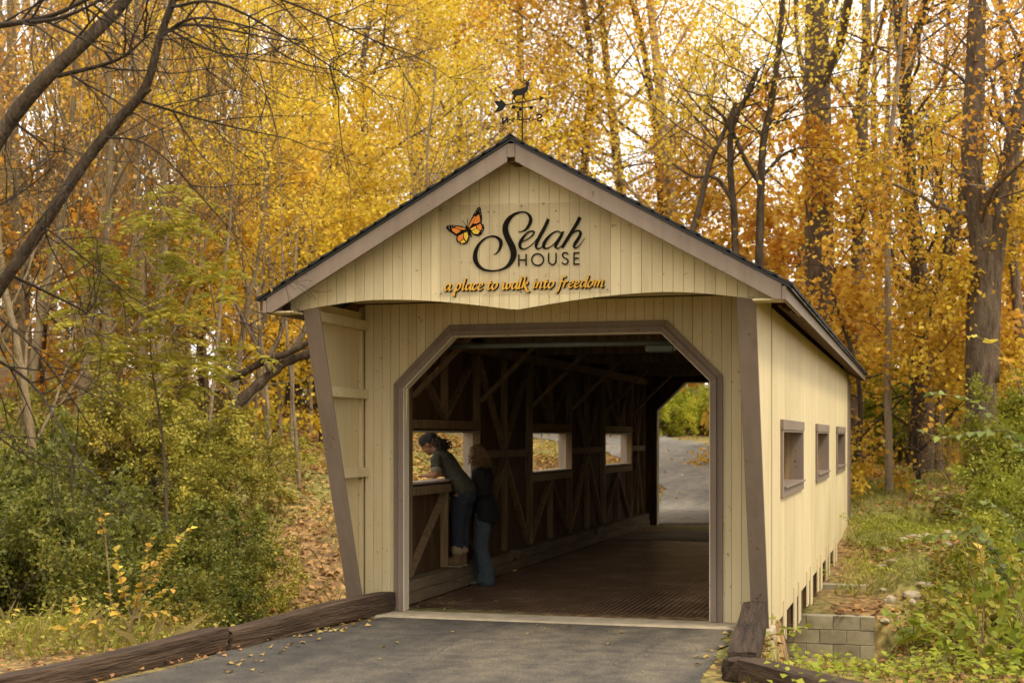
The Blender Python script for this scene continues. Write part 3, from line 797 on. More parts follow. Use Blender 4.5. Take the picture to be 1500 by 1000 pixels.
# ------------------------------------------------------------------ sign on the gable
YS = YGB - .008
KS = (YS - CAM.y) / (-1.57 - CAM.y)
def catmull(P, n=10):
    P = np.asarray(P, float); out = []
    Q = np.vstack([2 * P[0] - P[1], P, 2 * P[-1] - P[-2]])
    for i in range(len(P) - 1):
        p0, p1, p2, p3 = Q[i:i + 4]
        for t in np.linspace(0, 1, n, endpoint=False):
            out.append(.5 * ((2 * p1) + (-p0 + p2) * t + (2 * p0 - 5 * p1 + 4 * p2 - p3) * t * t + (-p0 + 3 * p1 - 3 * p2 + p3) * t ** 3))
    out.append(P[-1]); return np.array(out)
def zxz(p):      # measured sign sheet coordinates to metres on the gable
    px = 630 + p[0] / 5.357; py = 280 + p[1] / 5.357
    x, z = -4.37848694 + 5.84856964e-3 * px, 5.46386207 - 2.08689673e-4 * px - 5.63815685e-3 * py
    return (CAM.x + (x - CAM.x) * KS, 1.7 + (z - 1.7) * KS)
def ribbon_stroke(bf, pts, y0, y1, n=10, smooth_=True, const=None):
    """pts (x, y, width) in sheet units; a raised ribbon"""
    P = catmull(pts, n) if smooth_ and len(pts) > 2 else np.asarray(pts, float)
    c = P[:, :2]; t = np.gradient(c, axis=0); t /= np.linalg.norm(t, axis=1)[:, None] + 1e-9
    nrm = np.stack([-t[:, 1], t[:, 0]], 1); w = np.maximum(P[:, 2], 2.2)[:, None] / 2
    a, b2 = c + nrm * w, c - nrm * w
    k = len(bf.v); m_ = len(c)
    for side in (a, b2):
        for y in (y0, y1):
            for p in side:
                x, z = zxz(p); bf.v.append((x, y, z))
    A0, A1, B0, B1 = k, k + m_, k + 2 * m_, k + 3 * m_
    for i in range(m_ - 1):
        bf.f += [(A0 + i, A0 + i + 1, B0 + i + 1, B0 + i), (A0 + i, A1 + i, A1 + i + 1, A0 + i + 1), (B0 + i, B0 + i + 1, B1 + i + 1, B1 + i)]
    bf.f += [(A0, B0, B1, A1), (A0 + m_ - 1, A1 + m_ - 1, B1 + m_ - 1, B0 + m_ - 1)]
def letter(name, strokes, parent, mat, y0=None, th=.004, **kw):
    bf = Buf(); y0 = YS - .006 if y0 is None else y0
    for i, s_ in enumerate(strokes): ribbon_stroke(bf, s_, y0 - i * .0003, y0 + th, **kw)
    me = bf.mesh(name); bm = bmesh.new(); bm.from_mesh(me); bmesh.ops.recalc_face_normals(bm, faces=bm.faces); bm.to_mesh(me); bm.free()
    return link(name, me, mat, parent)

sign = tag(empty('sign', (0, 0, 0)), 'clear Selah House sign with monarch butterfly on the gable boards', 'sign')
Buf().prism([zxz((58, 830)), zxz((1412, 790)), zxz((1412, 85)), zxz((58, 108))], YS, YS + .006).build('panel', M['acrylic'], sign)
for p in ((78, 145), (722, 118), (1385, 110), (460, 160), (992, 158), (80, 808), (722, 790), (1387, 768)):
    x, z = zxz(p)
    Buf().tube([(x, YS + .002, z), (x, YS - .005, z)], .0055, 8).build('screw', M['black_metal'], sign)
LT = M['lettering']
letter('letter', [[(700, 319, 6), (735, 314, 10), (768, 290, 20), (792, 245, 26), (792, 205, 24), (765, 172, 15), (722, 164, 12), (670, 180, 20), (625, 218, 34), (598, 270, 42), (600, 325, 46), (625, 385, 48), (652, 440, 50), (662, 495, 48), (645, 550, 36), (605, 595, 22), (555, 618, 14), (495, 627, 14), (430, 618, 20), (382, 585, 30), (358, 535, 36), (360, 480, 32), (382, 425, 22), (425, 378, 14), (475, 355, 11), (520, 358, 18), (556, 385, 28), (562, 420, 26), (548, 460, 16), (525, 488, 9), (503, 498, 5)]], sign, LT)
letter('letter', [[(722, 398, 6), (765, 380, 8), (805, 352, 12), (822, 325, 13), (805, 313, 11), (772, 326, 12), (738, 362, 20), (712, 408, 24), (715, 442, 20), (740, 455, 12), (778, 440, 8), (820, 405, 6), (845, 372, 4)]], sign, LT)
letter('letter', [[(934, 220, 24), (905, 285, 26), (862, 365, 26), (842, 410, 24), (838, 440, 18), (855, 452, 11), (885, 437, 7), (915, 410, 5)], [(822, 405, 5), (850, 372, 6), (880, 330, 8)]], sign, LT)
letter('letter', [[(1034, 330, 9), (1005, 316, 11), (965, 332, 14), (925, 372, 22), (898, 415, 26), (900, 443, 20), (925, 448, 10), (965, 425, 7), (1005, 380, 7), (1040, 325, 10)], [(1050, 318, 14), (1025, 365, 24), (995, 415, 25), (990, 440, 18), (1008, 450, 10), (1035, 432, 6)]], sign, LT)
letter('letter', [[(1178, 208, 26), (1145, 270, 26), (1090, 360, 26), (1038, 445, 24)], [(1055, 412, 5), (1090, 365, 7), (1135, 322, 10), (1165, 312, 14), (1182, 330, 20), (1168, 368, 24), (1140, 412, 24), (1132, 437, 18), (1148, 446, 11), (1180, 420, 7), (1214, 370, 4)]], sign, LT)
hw_ = 11
letter('letter', [[(703, 497, hw_), (703, 588, hw_)], [(760, 493, hw_), (760, 586, hw_)], [(703, 541, hw_), (760, 539, hw_)]], sign, LT, smooth_=False)
oc = [(850 + 46 * math.cos(a), 537 + 46 * math.sin(a), hw_) for a in np.linspace(0, 2 * math.pi, 25)]
letter('letter', [oc], sign, LT, smooth_=False)
letter('letter', [[(936, 486, hw_), (936, 540, hw_), (941, 562, hw_), (965, 577, hw_), (988, 562, hw_), (993, 540, hw_), (993, 483, hw_)]], sign, LT)
letter('letter', [[(1086, 497, hw_), (1072, 483, hw_), (1052, 485, hw_), (1043, 502, hw_), (1054, 520, hw_), (1076, 531, hw_), (1086, 548, hw_), (1076, 568, hw_), (1055, 572, hw_), (1038, 556, hw_)]], sign, LT)
letter('letter', [[(1132, 480, hw_), (1132, 577, hw_)], [(1132, 485, hw_), (1174, 483, hw_)], [(1132, 527, hw_), (1168, 525, hw_)], [(1132, 572, hw_), (1175, 570, hw_)]], sign, LT, smooth_=False)

# tagline: broad-nib italic, unit x-height 1, y up
GL = {
 'a': (.95, [[(.78, .9), (.5, 1.0), (.18, .7), (.08, .3), (.22, .02), (.45, .15), (.72, .6), (.82, .98)], [(.82, .98), (.72, .4), (.74, .08), (.86, .02), (1.0, .2)]]),
 'p': (1.0, [[(.02, .75), (.2, .95), (.26, .8), (.14, .2), (-.02, -.75)], [(-.18, -.72), (.16, -.78)], [(.2, .55), (.45, .95), (.68, .95), (.78, .65), (.66, .25), (.42, .02), (.18, .12)]]),
 'l': (.5, [[(.12, 1.62), (.34, 1.72), (.34, 1.6), (.2, .8), (.12, .2), (.22, .02), (.42, .2)]]),
 'c': (.78, [[(.68, .82), (.5, .98), (.24, .78), (.08, .35), (.2, .03), (.42, .03), (.66, .25)]]),
 'e': (.8, [[(.12, .42), (.42, .52), (.62, .76), (.5, .98), (.24, .8), (.08, .38), (.2, .03), (.44, .03), (.68, .26)]]),
 't': (.62, [[(.38, 1.35), (.26, .9), (.16, .3), (.22, .02), (.38, .05), (.52, .22)], [(.05, .92), (.55, .98)]]),
 'o': (.9, [[(.5, .98), (.24, .82), (.08, .38), (.24, .02), (.52, .12), (.74, .55), (.7, .9), (.5, .98)]]),
 'w': (1.35, [[(.02, .8), (.16, .98), (.22, .7), (.16, .25), (.3, .02), (.52, .2), (.72, .7)], [(.74, .95), (.66, .4), (.74, .05), (.98, .15), (1.2, .6), (1.14, .98)]]),
 'k': (.95, [[(.12, 1.62), (.34, 1.72), (.32, 1.5), (.2, .8), (.05, .02)], [(.22, .5), (.5, .95), (.68, .95), (.62, .68), (.26, .5)], [(.3, .5), (.5, .2), (.72, -.25), (.98, -.42), (1.12, -.3)]]),
 'i': (.48, [[(.04, .75), (.22, .96), (.24, .75), (.13, .2), (.22, .02), (.42, .2)], [(.30, 1.4), (.36, 1.46)]]),
 'n': (1.0, [[(.02, .75), (.18, .96), (.22, .78), (.06, .02)], [(.16, .5), (.42, .92), (.64, .96), (.68, .7), (.58, .2), (.68, .02), (.88, .2)]]),
 'f': (.62, [[(.86, 1.58), (.66, 1.74), (.44, 1.4), (.3, .8), (.16, .0), (-.02, -.6), (-.26, -.68)], [(.06, .92), (.62, .98)]]),
 'r': (.72, [[(.02, .75), (.18, .96), (.22, .78), (.06, .02)], [(.16, .5), (.38, .88), (.62, .94)]]),
 'd': (.98, [[(.72, .9), (.5, 1.0), (.2, .72), (.08, .3), (.22, .02), (.46, .16), (.7, .55)], [(.86, 1.62), (1.0, 1.72), (.94, 1.4), (.76, .5), (.74, .08), (.86, .02), (1.0, .2)]]),
 'm': (1.5, [[(.02, .75), (.18, .96), (.22, .78), (.06, .02)], [(.16, .5), (.4, .92), (.6, .96), (.62, .7), (.5, .02)], [(.6, .5), (.86, .92), (1.08, .96), (1.1, .7), (1.02, .2), (1.12, .02), (1.32, .2)]]),
}
TXT = 'a place to walk into freedom'
adv = sum(.52 if c == ' ' else GL[c][0] for c in TXT)
SCX = (1368 - 108) / adv
XH = 52.0
cur = 108.0
nib = R(38)
for ch in TXT:
    if ch == ' ': cur += .52 * SCX; continue
    strokes = []
    for s_ in GL[ch][1]:
        base_y = 784 - (cur - 108) * (784 - 744) / 1260
        P = catmull([(cur + (p[0] + .10 * p[1]) * SCX, base_y - p[1] * XH, 0) for p in s_], 7) if len(s_) > 2 else np.array([(cur + (p[0] + .10 * p[1]) * SCX, base_y - p[1] * XH, 0) for p in s_])
        t = np.gradient(P[:, :2], axis=0); ang = np.arctan2(-t[:, 1], t[:, 0])
        P[:, 2] = 4.0 + 12.5 * np.abs(np.sin(ang - nib))
        if ch == 'i' and len(s_) == 2: P[:, 2] = 14
        strokes.append(P)
    lo = letter('letter', strokes, sign, M['orange_letter'], y0=YS - .009, smooth_=False)
    sh_ = [np.column_stack([q[:, 0] + 7.0, q[:, 1] + 6.0, q[:, 2] + 4.5]) for q in strokes]
    letter('letter_shadow', sh_, lo, LT, y0=YS - .004, smooth_=False)
    cur += GL[ch][0] * SCX

# butterfly: black wings with coloured cells
def flat(name, poly, y0, th, mat, parent):
    q = [zxz(p) for p in poly]
    return Buf().prism(q, y0, y0 + th).build(name, mat, parent)
bf_ = empty('butterfly', (0, 0, 0), parent=sign)
wings = {
 'upper_right': [(296, 285), (318, 232), (345, 175), (372, 132), (390, 121), (400, 130), (406, 165), (412, 205), (408, 248), (365, 264), (320, 285)],
 'lower_right': [(310, 290), (350, 270), (402, 248), (422, 262), (430, 288), (420, 318), (400, 345), (372, 354), (342, 342), (318, 318)],
 'upper_left': [(288, 288), (258, 275), (215, 268), (165, 262), (132, 268), (120, 285), (140, 308), (172, 330), (208, 352), (250, 325), (288, 302)],
 'lower_left': [(298, 304), (262, 318), (212, 346), (203, 375), (212, 400), (240, 416), (275, 417), (300, 400), (312, 360), (310, 322)],
}
cells = {
 'upper_right': [(M['wing_orange'], [(305, 280), (330, 228), (352, 192), (360, 200), (335, 255), (312, 284)]), (M['wing_orange'], [(340, 252), (362, 200), (386, 182), (396, 210), (398, 240), (366, 254)])],
 'lower_right': [(M['wing_yellow'], [(320, 294), (362, 272), (366, 290), (330, 308)]), (M['wing_orange'], [(368, 270), (400, 256), (412, 280), (404, 306), (378, 296)]), (M['wing_yellow'], [(330, 314), (368, 294), (396, 310), (380, 336), (348, 334)])],
 'upper_left': [(M['wing_orange'], [(278, 290), (232, 280), (196, 276), (200, 286), (248, 302), (278, 300)]), (M['wing_orange'], [(238, 304), (198, 290), (168, 288), (176, 312), (206, 334), (236, 318)])],
 'lower_left': [(M['wing_yellow'], [(294, 318), (266, 330), (270, 368), (288, 392), (302, 356)]), (M['wing_orange'], [(260, 332), (222, 352), (214, 376), (228, 396), (262, 372)]), (M['wing_yellow'], [(264, 378), (236, 400), (258, 408), (282, 400)])],
}
for k_, poly in wings.items():
    w_ = flat('wing', poly, YS - .005, .004, LT, bf_)
    for mt, c_ in cells[k_]: flat('wing_cell', c_, YS - .0075, .002, mt, w_)
for k_, (x, y) in enumerate([(372, 150), (385, 140), (395, 158), (398, 180), (360, 168), (146, 276), (150, 292), (168, 274), (186, 272), (416, 300), (412, 318), (220, 404), (232, 410), (250, 411)]):
    flat('wing_spot', [(x - 3, y), (x, y + 3.4), (x + 3, y), (x, y - 3.4)], YS - .0078, .002, M['white_dot'], bf_)
letter('butterfly_body', [[(284, 272, 14), (296, 292, 24), (312, 322, 16), (330, 364, 8)]], bf_, LT, y0=YS - .011)
letter('antenna', [[(288, 274, 3), (268, 248, 3), (250, 227, 4)], [(293, 272, 3), (296, 245, 3), (298, 213, 4)]], bf_, LT, y0=YS - .008)

# ------------------------------------------------------------------ weathervane on the ridge
vane = tag(empty('weathervane', (0, -1.2, AZ + .03), YAW), 'black iron weathervane with standing deer on the roof ridge', 'weathervane')
VS = .0058216 / 7.69
def vz(p): return ((p[0] - 490) * VS, (855 - p[1]) * VS + .03)
def vflat(name, poly, parent, th=.006):
    return Buf().prism([vz(p) for p in poly], -th / 2, th / 2).build(name, M['black_metal'], parent)
def vline(bf, pts, r): bf.tube([(vz(p)[0], 0.0, vz(p)[1]) for p in pts], r, 6)
rb_ = Buf(); rb_.tube([(0, 0, -.08), (0, 0, vz((0, 395))[1])], .006, 8); rb_.build('rod', M['black_metal'], vane, smooth=True)
deer = vflat('deer', [(368, 310), (372, 292), (386, 274), (415, 262), (465, 256), (503, 244), (526, 228), (533, 208), (514, 200), (518, 190), (534, 187), (540, 172), (554, 170), (562, 180), (575, 178), (566, 195), (569, 214), (560, 226), (556, 252), (545, 282), (520, 310), (512, 332), (520, 360), (530, 388), (518, 388), (503, 348), (500, 390), (488, 396), (490, 360), (487, 326), (450, 329), (420, 336), (406, 368), (430, 408), (418, 412), (392, 374), (387, 386), (386, 416), (375, 414), (378, 366), (392, 330), (380, 312)], vane)
an = Buf()
for q in ([(542, 172), (526, 164), (508, 152), (500, 138)], [(522, 162), (497, 166)], [(530, 165), (534, 146)], [(556, 172), (572, 158), (580, 140), (575, 118)], [(570, 160), (588, 144)], [(560, 170), (558, 150)]): vline(an, q, .0034)
an.build('antlers', M['black_metal'], deer)
ar = Buf(); vline(ar, [(300, 436), (690, 366)], .0048)
arrow = ar.build('arrow', M['black_metal'], vane)
vflat('arrow_head', [(678, 332), (738, 357), (680, 402), (688, 368)], arrow)
vflat('arrow_tail', [(172, 395), (206, 390), (232, 396), (262, 383), (312, 432), (272, 492), (236, 508), (178, 523), (216, 456)], arrow)
cu = Buf(); vline(cu, [(393, 456), (489, 466), (592, 460)], .0042); arms = cu.build('spinner_arms', M['black_metal'], vane)
for x, y, dy in ((393, 455, .02), (592, 460, .02), (470, 500, -.06)):
    bm = bmesh.new(); bmesh.ops.create_uvsphere(bm, u_segments=14, v_segments=9, radius=.0165)
    me = bpy.data.meshes.new('spinner_ball'); bm.to_mesh(me); bm.free()
    me.polygons.foreach_set('use_smooth', np.ones(len(me.polygons), dtype=bool))
    o = link('spinner_ball', me, M['black_metal'], arms); o.location = (vz((x, y))[0], dy, vz((x, y))[1])
sc_ = Buf()
for q in ([(335, 612), (352, 602), (370, 612)], [(370, 608), (395, 585), (418, 606), (395, 632), (370, 608)], [(418, 606), (440, 596), (470, 604)], [(510, 596), (540, 600), (560, 596)], [(562, 598), (585, 573), (608, 596), (585, 622), (562, 598)], [(608, 594), (630, 600), (648, 590)], [(470, 604), (510, 596)]): vline(sc_, q, .0052)
dirs = sc_.build('compass_arms', M['black_metal'], vane)
nb = Buf()
for q in ([(268, 578), (272, 650)], [(320, 578), (324, 640)], [(322, 578), (272, 648)]):
    a_, b_2 = vz(q[0]), vz(q[1]); nb.bar((a_[0], 0, a_[1]), (b_2[0], 0, b_2[1]), .016, .010, up=(0, 1, 0))
nb.build('letter', M['black_metal'], dirs)
sb_ = Buf(); vline(sb_, [tuple(p) for p in catmull([(648, 558), (668, 544), (700, 546), (708, 564), (690, 578), (668, 590), (660, 604), (676, 618), (705, 612), (712, 596)], 5)], .0075)
sb_.build('letter', M['black_metal'], dirs)
for pts in ([(428, 510), (436, 590), (455, 560), (452, 510)], [(512, 620), (530, 640), (540, 685), (530, 650), (540, 625)]):
    vflat('letter', pts, dirs, .02)
cr = Buf(); cr.tube([(-.02, -.16, vz((0, 600))[1]), (.02, .16, vz((0, 600))[1])], .0032, 6); cr.build('compass_arms', M['black_metal'], vane)

# ------------------------------------------------------------------ people
def skin(name, stops, rough=.55): return plain(name, stops, nscale=8, rough=rough, bump=.05, spec=.35)
M['skin_brown'] = skin('brown_skin', [(.3, (.20, .095, .05)), (.7, (.27, .13, .07))])
M['skin_pale'] = skin('pale_skin', [(.3, (.46, .27, .19)), (.7, (.54, .33, .24))])
def cloth(name, a, b, sc=40): return plain(name, [(.3, a), (.7, b)], nscale=sc, rough=.9, bump=.35, dist=.004, spec=.15)
M['olive_shirt'] = cloth('grey_olive_jersey', (.045, .043, .032), (.065, .06, .046))
M['shirt_cuff'] = cloth('pale_cuff', (.16, .13, .10), (.22, .18, .14))
M['dark_jeans'] = cloth('dark_denim', (.022, .026, .036), (.036, .042, .056))
M['blue_jeans'] = cloth('faded_denim', (.045, .058, .070), (.075, .092, .105))
M['cardigan'] = cloth('black_knit', (.014, .013, .014), (.024, .022, .022))
M['beanie'] = cloth('charcoal_knit', (.022, .020, .020), (.045, .040, .038), 60)
M['scarf'] = cloth('pale_scarf', (.30, .29, .28), (.50, .48, .45))
M['boot'] = cloth('brown_boot_leather', (.11, .065, .035), (.17, .105, .06), 12)
M['boot_cuff'] = cloth('fleece_boot_cuff', (.24, .18, .11), (.33, .25, .16), 60)
M['sole'] = cloth('pale_rubber_sole', (.24, .19, .13), (.32, .26, .18))
M['shoe'] = cloth('grey_shoe', (.09, .075, .06), (.15, .125, .10))
M['hair_dark'] = plain('dark_brown_hair', [(.3, (.010, .006, .004)), (.7, (.035, .02, .012))], nscale=30, rough=.5, bump=.3)
M['hair_brown'] = plain('curly_brown_hair', [(.3, (.08, .042, .018)), (.55, (.19, .105, .045)), (.75, (.36, .22, .10))], nscale=24, rough=.45, bump=.3)
M['eye'] = plain('eye', [(.3, (.02, .015, .012)), (.7, (.03, .02, .015))], bump=0, rough=.2)

def loft(bf, pts, ra, rb, side=(0, 1, 0), sides=14):
    """tube of elliptical rings through pts: ra along `side`, rb across it; ends rounded by the caps"""
    pts = np.asarray(pts, float); n = len(pts)
    ra = np.broadcast_to(np.asarray(ra, float), (n,)); rb = np.broadcast_to(np.asarray(rb, float), (n,))
    t = np.gradient(pts, axis=0); t /= np.linalg.norm(t, axis=1)[:, None] + 1e-9
    u = np.asarray(side, float)[None, :] - t * (t @ np.asarray(side, float))[:, None]
    u /= np.linalg.norm(u, axis=1)[:, None] + 1e-9
    w = np.cross(t, u)
    P0, P1 = pts[0] - t[0] * min(ra[0], rb[0]) * .55, pts[-1] + t[-1] * min(ra[-1], rb[-1]) * .55
    pts = np.vstack([P0, pts, P1]); ra = np.r_[ra[0] * .55, ra, ra[-1] * .55]; rb = np.r_[rb[0] * .55, rb, rb[-1] * .55]
    u = np.vstack([u[0], u, u[-1]]); w = np.vstack([w[0], w, w[-1]]); n += 2
    a = np.linspace(0, 2 * np.pi, sides, endpoint=False)
    ring = pts[:, None] + ra[:, None, None] * np.cos(a)[None, :, None] * u[:, None] + rb[:, None, None] * np.sin(a)[None, :, None] * w[:, None]
    k = len(bf.v); bf.v += [tuple(q) for q in ring.reshape(-1, 3)]
    for i in range(n - 1):
        for j in range(sides):
            j2 = (j + 1) % sides
            bf.f.append((k + i * sides + j, k + i * sides + j2, k + (i + 1) * sides + j2, k + (i + 1) * sides + j))
    bf.f.append(tuple(k + j for j in reversed(range(sides)))); bf.f.append(tuple(k + (n - 1) * sides + j for j in range(sides)))
def ball(bf, c, r, tilt=0.0):
    bm = bmesh.new(); bmesh.ops.create_uvsphere(bm, u_segments=16, v_segments=12, radius=1)
    mt = Matrix.Translation(Vector(c)) @ Matrix.Rotation(tilt, 4, 'Y') @ Matrix.Diagonal((r[0], r[1], r[2], 1))
    bm.transform(mt); k = len(bf.v)
    bf.v += [tuple(v.co) for v in bm.verts]; bf.f += [tuple(k + v.index for v in f.verts) for f in bm.faces]; bm.free()
FOLD = bpy.data.textures.new('cloth_folds', 'CLOUDS'); FOLD.noise_scale = .055; FOLD.noise_depth = 2
CLOTHES = {'shirt', 'jeans', 'cardigan', 'scarf', 'beanie', 'sleeve_cuff', 'boot'}
def organic(bf, name, mat, parent, voxel, smooth_n=6):
    o = bf.build(name, mat, parent, smooth=True)
    r = o.modifiers.new('weld', 'REMESH'); r.mode = 'VOXEL'; r.voxel_size = voxel; r.use_smooth_shade = True
    s_ = o.modifiers.new('relax', 'SMOOTH'); s_.factor = .5; s_.iterations = smooth_n
    if name in CLOTHES:
        d_ = o.modifiers.new('folds', 'DISPLACE'); d_.texture = FOLD; d_.strength = .022; d_.mid_level = .5; d_.texture_coords = 'LOCAL'
    return o
def mixp(a, b, t): return tuple(np.asarray(a, float) * (1 - t) + np.asarray(b, float) * t)
def seg(a, b, n=5, bow=(0, 0, 0)):
    return [tuple(np.array(mixp(a, b, t)) + np.array(bow) * math.sin(math.pi * t)) for t in np.linspace(0, 1, n)]
def head_into(bf, c, tilt):
    """skull, jaw, nose, lips, chin and ears about centre c, looking along +x, tipped forward by tilt"""
    mt = Matrix.Translation(Vector(c)) @ Matrix.Rotation(tilt, 4, 'Y')
    def bl(p, r): ball(bf, mt @ Vector(p), r, tilt)
    bl((-.012, 0, .025), (.097, .076, .092)); bl((.022, 0, -.045), (.066, .058, .070)); bl((.052, 0, -.088), (.028, .032, .024))
    bl((.080, 0, -.018), (.022, .013, .026)); bl((.096, 0, -.030), (.014, .014, .011)); bl((.079, 0, -.062), (.012, .022, .007)); bl((.077, 0, -.074), (.011, .019, .007))
    bl((.068, 0, .030), (.022, .045, .018)); bl((.066, .030, -.035), (.022, .02, .022)); bl((.066, -.030, -.035), (.022, .02, .022))
    for s in (-1, 1): bl((-.008, s * .077, -.012), (.020, .010, .031))
    return mt
def hand_into(bf, wrist, d, palm_n, side_thumb, curl=.5, L=.175):
    """palm, four bent fingers of unequal length and a thumb leaving the side of the palm near its base"""
    d = Vector(d).normalized(); nrm = Vector(palm_n); nrm = (nrm - d * nrm.dot(d)).normalized(); sd = d.cross(nrm) * side_thumb
    w = Vector(wrist); k = L / .18
    loft(bf, [w, w + d * .03 * k, w + d * .06 * k, w + d * .085 * k], [.024 * k, .034 * k, .038 * k, .038 * k], [.018 * k, .016 * k, .014 * k, .011 * k], side=sd, sides=10)
    for i, (off, ln) in enumerate(((.028, .070), (.010, .080), (-.009, .074), (-.027, .058))):
        p = w + d * .075 * k + sd * off * k; dirn = d.copy(); pts = [p]
        for q in range(3):
            dirn = (dirn + nrm * curl * (.35 + .25 * q)).normalized(); pts.append(pts[-1] + dirn * ln * k * (.42, .32, .26)[q])
        loft(bf, pts, [.0095 * k, .009 * k, .0085 * k, .0065 * k], [.0095 * k, .009 * k, .0085 * k, .0065 * k], side=sd, sides=8)
    p = w + d * .018 * k + sd * .022 * k; dirn = (d * .6 + sd * .8).normalized(); pts = [p]
    for q in range(3):
        pts.append(pts[-1] + dirn * .030 * k); dirn = (dirn + d * .4 + nrm * .25 * curl).normalized()
    loft(bf, pts, [.013 * k, .011 * k, .010 * k, .007 * k], [.013 * k, .011 * k, .010 * k, .007 * k], side=nrm, sides=8)
def curls(bf, rng, roots, length, r, drop=(0, 0, -1), wave=.012):
    for p in roots:
        p = np.array(p, float); n = 9; ph = rng.uniform(0, 6.28); L = length * rng.uniform(.75, 1.15)
        out = rng.normal(0, .25, 3); d = np.array(drop, float) + out; d /= np.linalg.norm(d)
        e1 = np.cross(d, [1, 0, .3]); e1 /= np.linalg.norm(e1); e2 = np.cross(d, e1)
        pts = [p + d * L * t + wave * min(1, t * 3) * (e1 * math.cos(ph + t * 11) + e2 * math.sin(ph + t * 11)) for t in np.linspace(0, 1, n)]
        bf.tube(pts, np.linspace(r, r * .5, n), 5)

# --- the one leaning out through the opening, boots on the curb timber
pA = tag(empty('person', (-1.755, 2.38, .237), math.pi), 'person in beanie and olive T-shirt leaning out of the window opening', 'person')
hip = (-.075, 0, .80); chest = (.155, 0, 1.17); neck = (.235, 0, 1.29); hc = (.335, .0, 1.375)
bd = Buf()
loft(bd, [(-.085, 0, .76), (-.08, 0, .84), (-.045, 0, .93), (.02, 0, 1.02), (.09, 0, 1.11), (.16, 0, 1.20), (.20, 0, 1.25)], [.15, .155, .135, .13, .145, .155, .11], [.105, .11, .095, .09, .10, .10, .075])
loft(bd, seg((.19, 0, 1.24), (.275, 0, 1.335), 4), [.058, .052, .05, .05], [.058, .052, .05, .05])
mtA = head_into(bd, hc, R(38))
for s in (-1, 1):
    loft(bd, [(-.075, s * .085, .80), (-.055, s * .09, .62), (-.035, s * .092, .45), (-.045, s * .092, .30), (-.03, s * .09, .09)], [.085, .075, .055, .052, .038], [.092, .08, .058, .056, .04])
    loft(bd, [(-.05, s * .09, .045), (.04, s * .092, .04), (.12, s * .095, .03)], [.034, .04, .036], [.04, .036, .024])
    sh_p = (.195, s * .175, 1.225); el = (.205, s * .235, 1.045) if s < 0 else (.165, s * .25, 1.035); wr = (.315, s * .135, 1.022)
    loft(bd, seg(sh_p, el, 5), [.052, .047, .042, .038, .036], [.05, .045, .041, .037, .036], side=(1, 0, 0))
    loft(bd, seg(el, wr, 5), [.036, .037, .032, .026, .022], [.036, .036, .03, .024, .02], side=(0, 0, 1))
    hand_into(bd, wr, (.85, -s * .5, .02), (0, 0, -1), -s, curl=.35)
organic(bd, 'body', M['skin_brown'], pA, .0072)
sh = Buf()
loft(sh, [(-.10, 0, .835), (-.085, 0, .88), (-.045, 0, .95), (.02, 0, 1.03), (.09, 0, 1.12), (.15, 0, 1.20), (.20, 0, 1.255), (.225, 0, 1.285)], [.172, .168, .155, .148, .158, .168, .13, .075], [.128, .122, .112, .105, .112, .112, .092, .07])
for s in (-1, 1):
    sh_p = (.19, s * .155, 1.225); el = (.205, s * .235, 1.045) if s < 0 else (.165, s * .25, 1.035)
    loft(sh, [sh_p, mixp(sh_p, el, .3), mixp(sh_p, el, .62)], [.066, .066, .066], [.066, .064, .064], side=(1, 0, 0))
o = organic(sh, 'shirt', M['olive_shirt'], pA, .009, 4)
cf = Buf()
for s in (-1, 1):
    sh_p = (.19, s * .155, 1.225); el = (.205, s * .235, 1.045) if s < 0 else (.165, s * .25, 1.035)
    loft(cf, [mixp(sh_p, el, .64), mixp(sh_p, el, .70), mixp(sh_p, el, .76)], [.063, .064, .062], [.062, .062, .06], side=(1, 0, 0))
organic(cf, 'sleeve_cuff', M['shirt_cuff'], pA, .008, 2)
jn = Buf()
loft(jn, [(-.09, 0, .74), (-.09, 0, .80), (-.075, 0, .86), (-.06, 0, .90)], [.165, .168, .155, .145], [.122, .128, .115, .105])
for s in (-1, 1):
    loft(jn, [(-.08, s * .082, .79), (-.06, s * .088, .66), (-.04, s * .092, .52), (-.04, s * .093, .44), (-.048, s * .092, .32), (-.04, s * .09, .20), (-.035, s * .09, .16)], [.092, .088, .072, .067, .062, .055, .056], [.105, .096, .076, .07, .068, .06, .06])
organic(jn, 'jeans', M['dark_jeans'], pA, .009, 4)
for s in (-1, 1):
    b2 = Buf()
    loft(b2, [(-.035, s * .09, .21), (-.035, s * .09, .13), (-.03, s * .09, .07), (-.03, s * .09, .03)], [.052, .05, .05, .05], [.058, .055, .06, .06])
    loft(b2, [(-.04, s * .09, .05), (.03, s * .092, .062), (.10, s * .096, .045), (.145, s * .098, .036)], [.048, .05, .05, .04], [.044, .05, .036, .024])
    bo = organic(b2, 'boot', M['boot'], pA, .007, 3)
    b3 = Buf(); loft(b3, [(-.036, s * .09, .165), (-.036, s * .09, .20), (-.036, s * .09, .235)], [.062, .066, .06], [.068, .07, .064]); organic(b3, 'boot_cuff', M['boot_cuff'], bo, .008, 2)
    b4 = Buf(); loft(b4, [(-.085, s * .09, .012), (.03, s * .093, .012), (.165, s * .098, .012)], [.045, .052, .042], [.014, .014, .014]); organic(b4, 'boot_sole', M['sole'], bo, .007, 1)
    lb2 = Buf()
    for q in range(5):
        xx = .02 + .018 * q; zz = .115 - .008 * q
        lb2.tube([(xx + .004, s * .092 - .03, zz - .012), (xx + .01, s * .092, zz), (xx + .004, s * .092 + .03, zz - .012)], .0035, 5)
    lb2.build('boot_lace', M['boot_cuff'], bo)
bn = Buf()
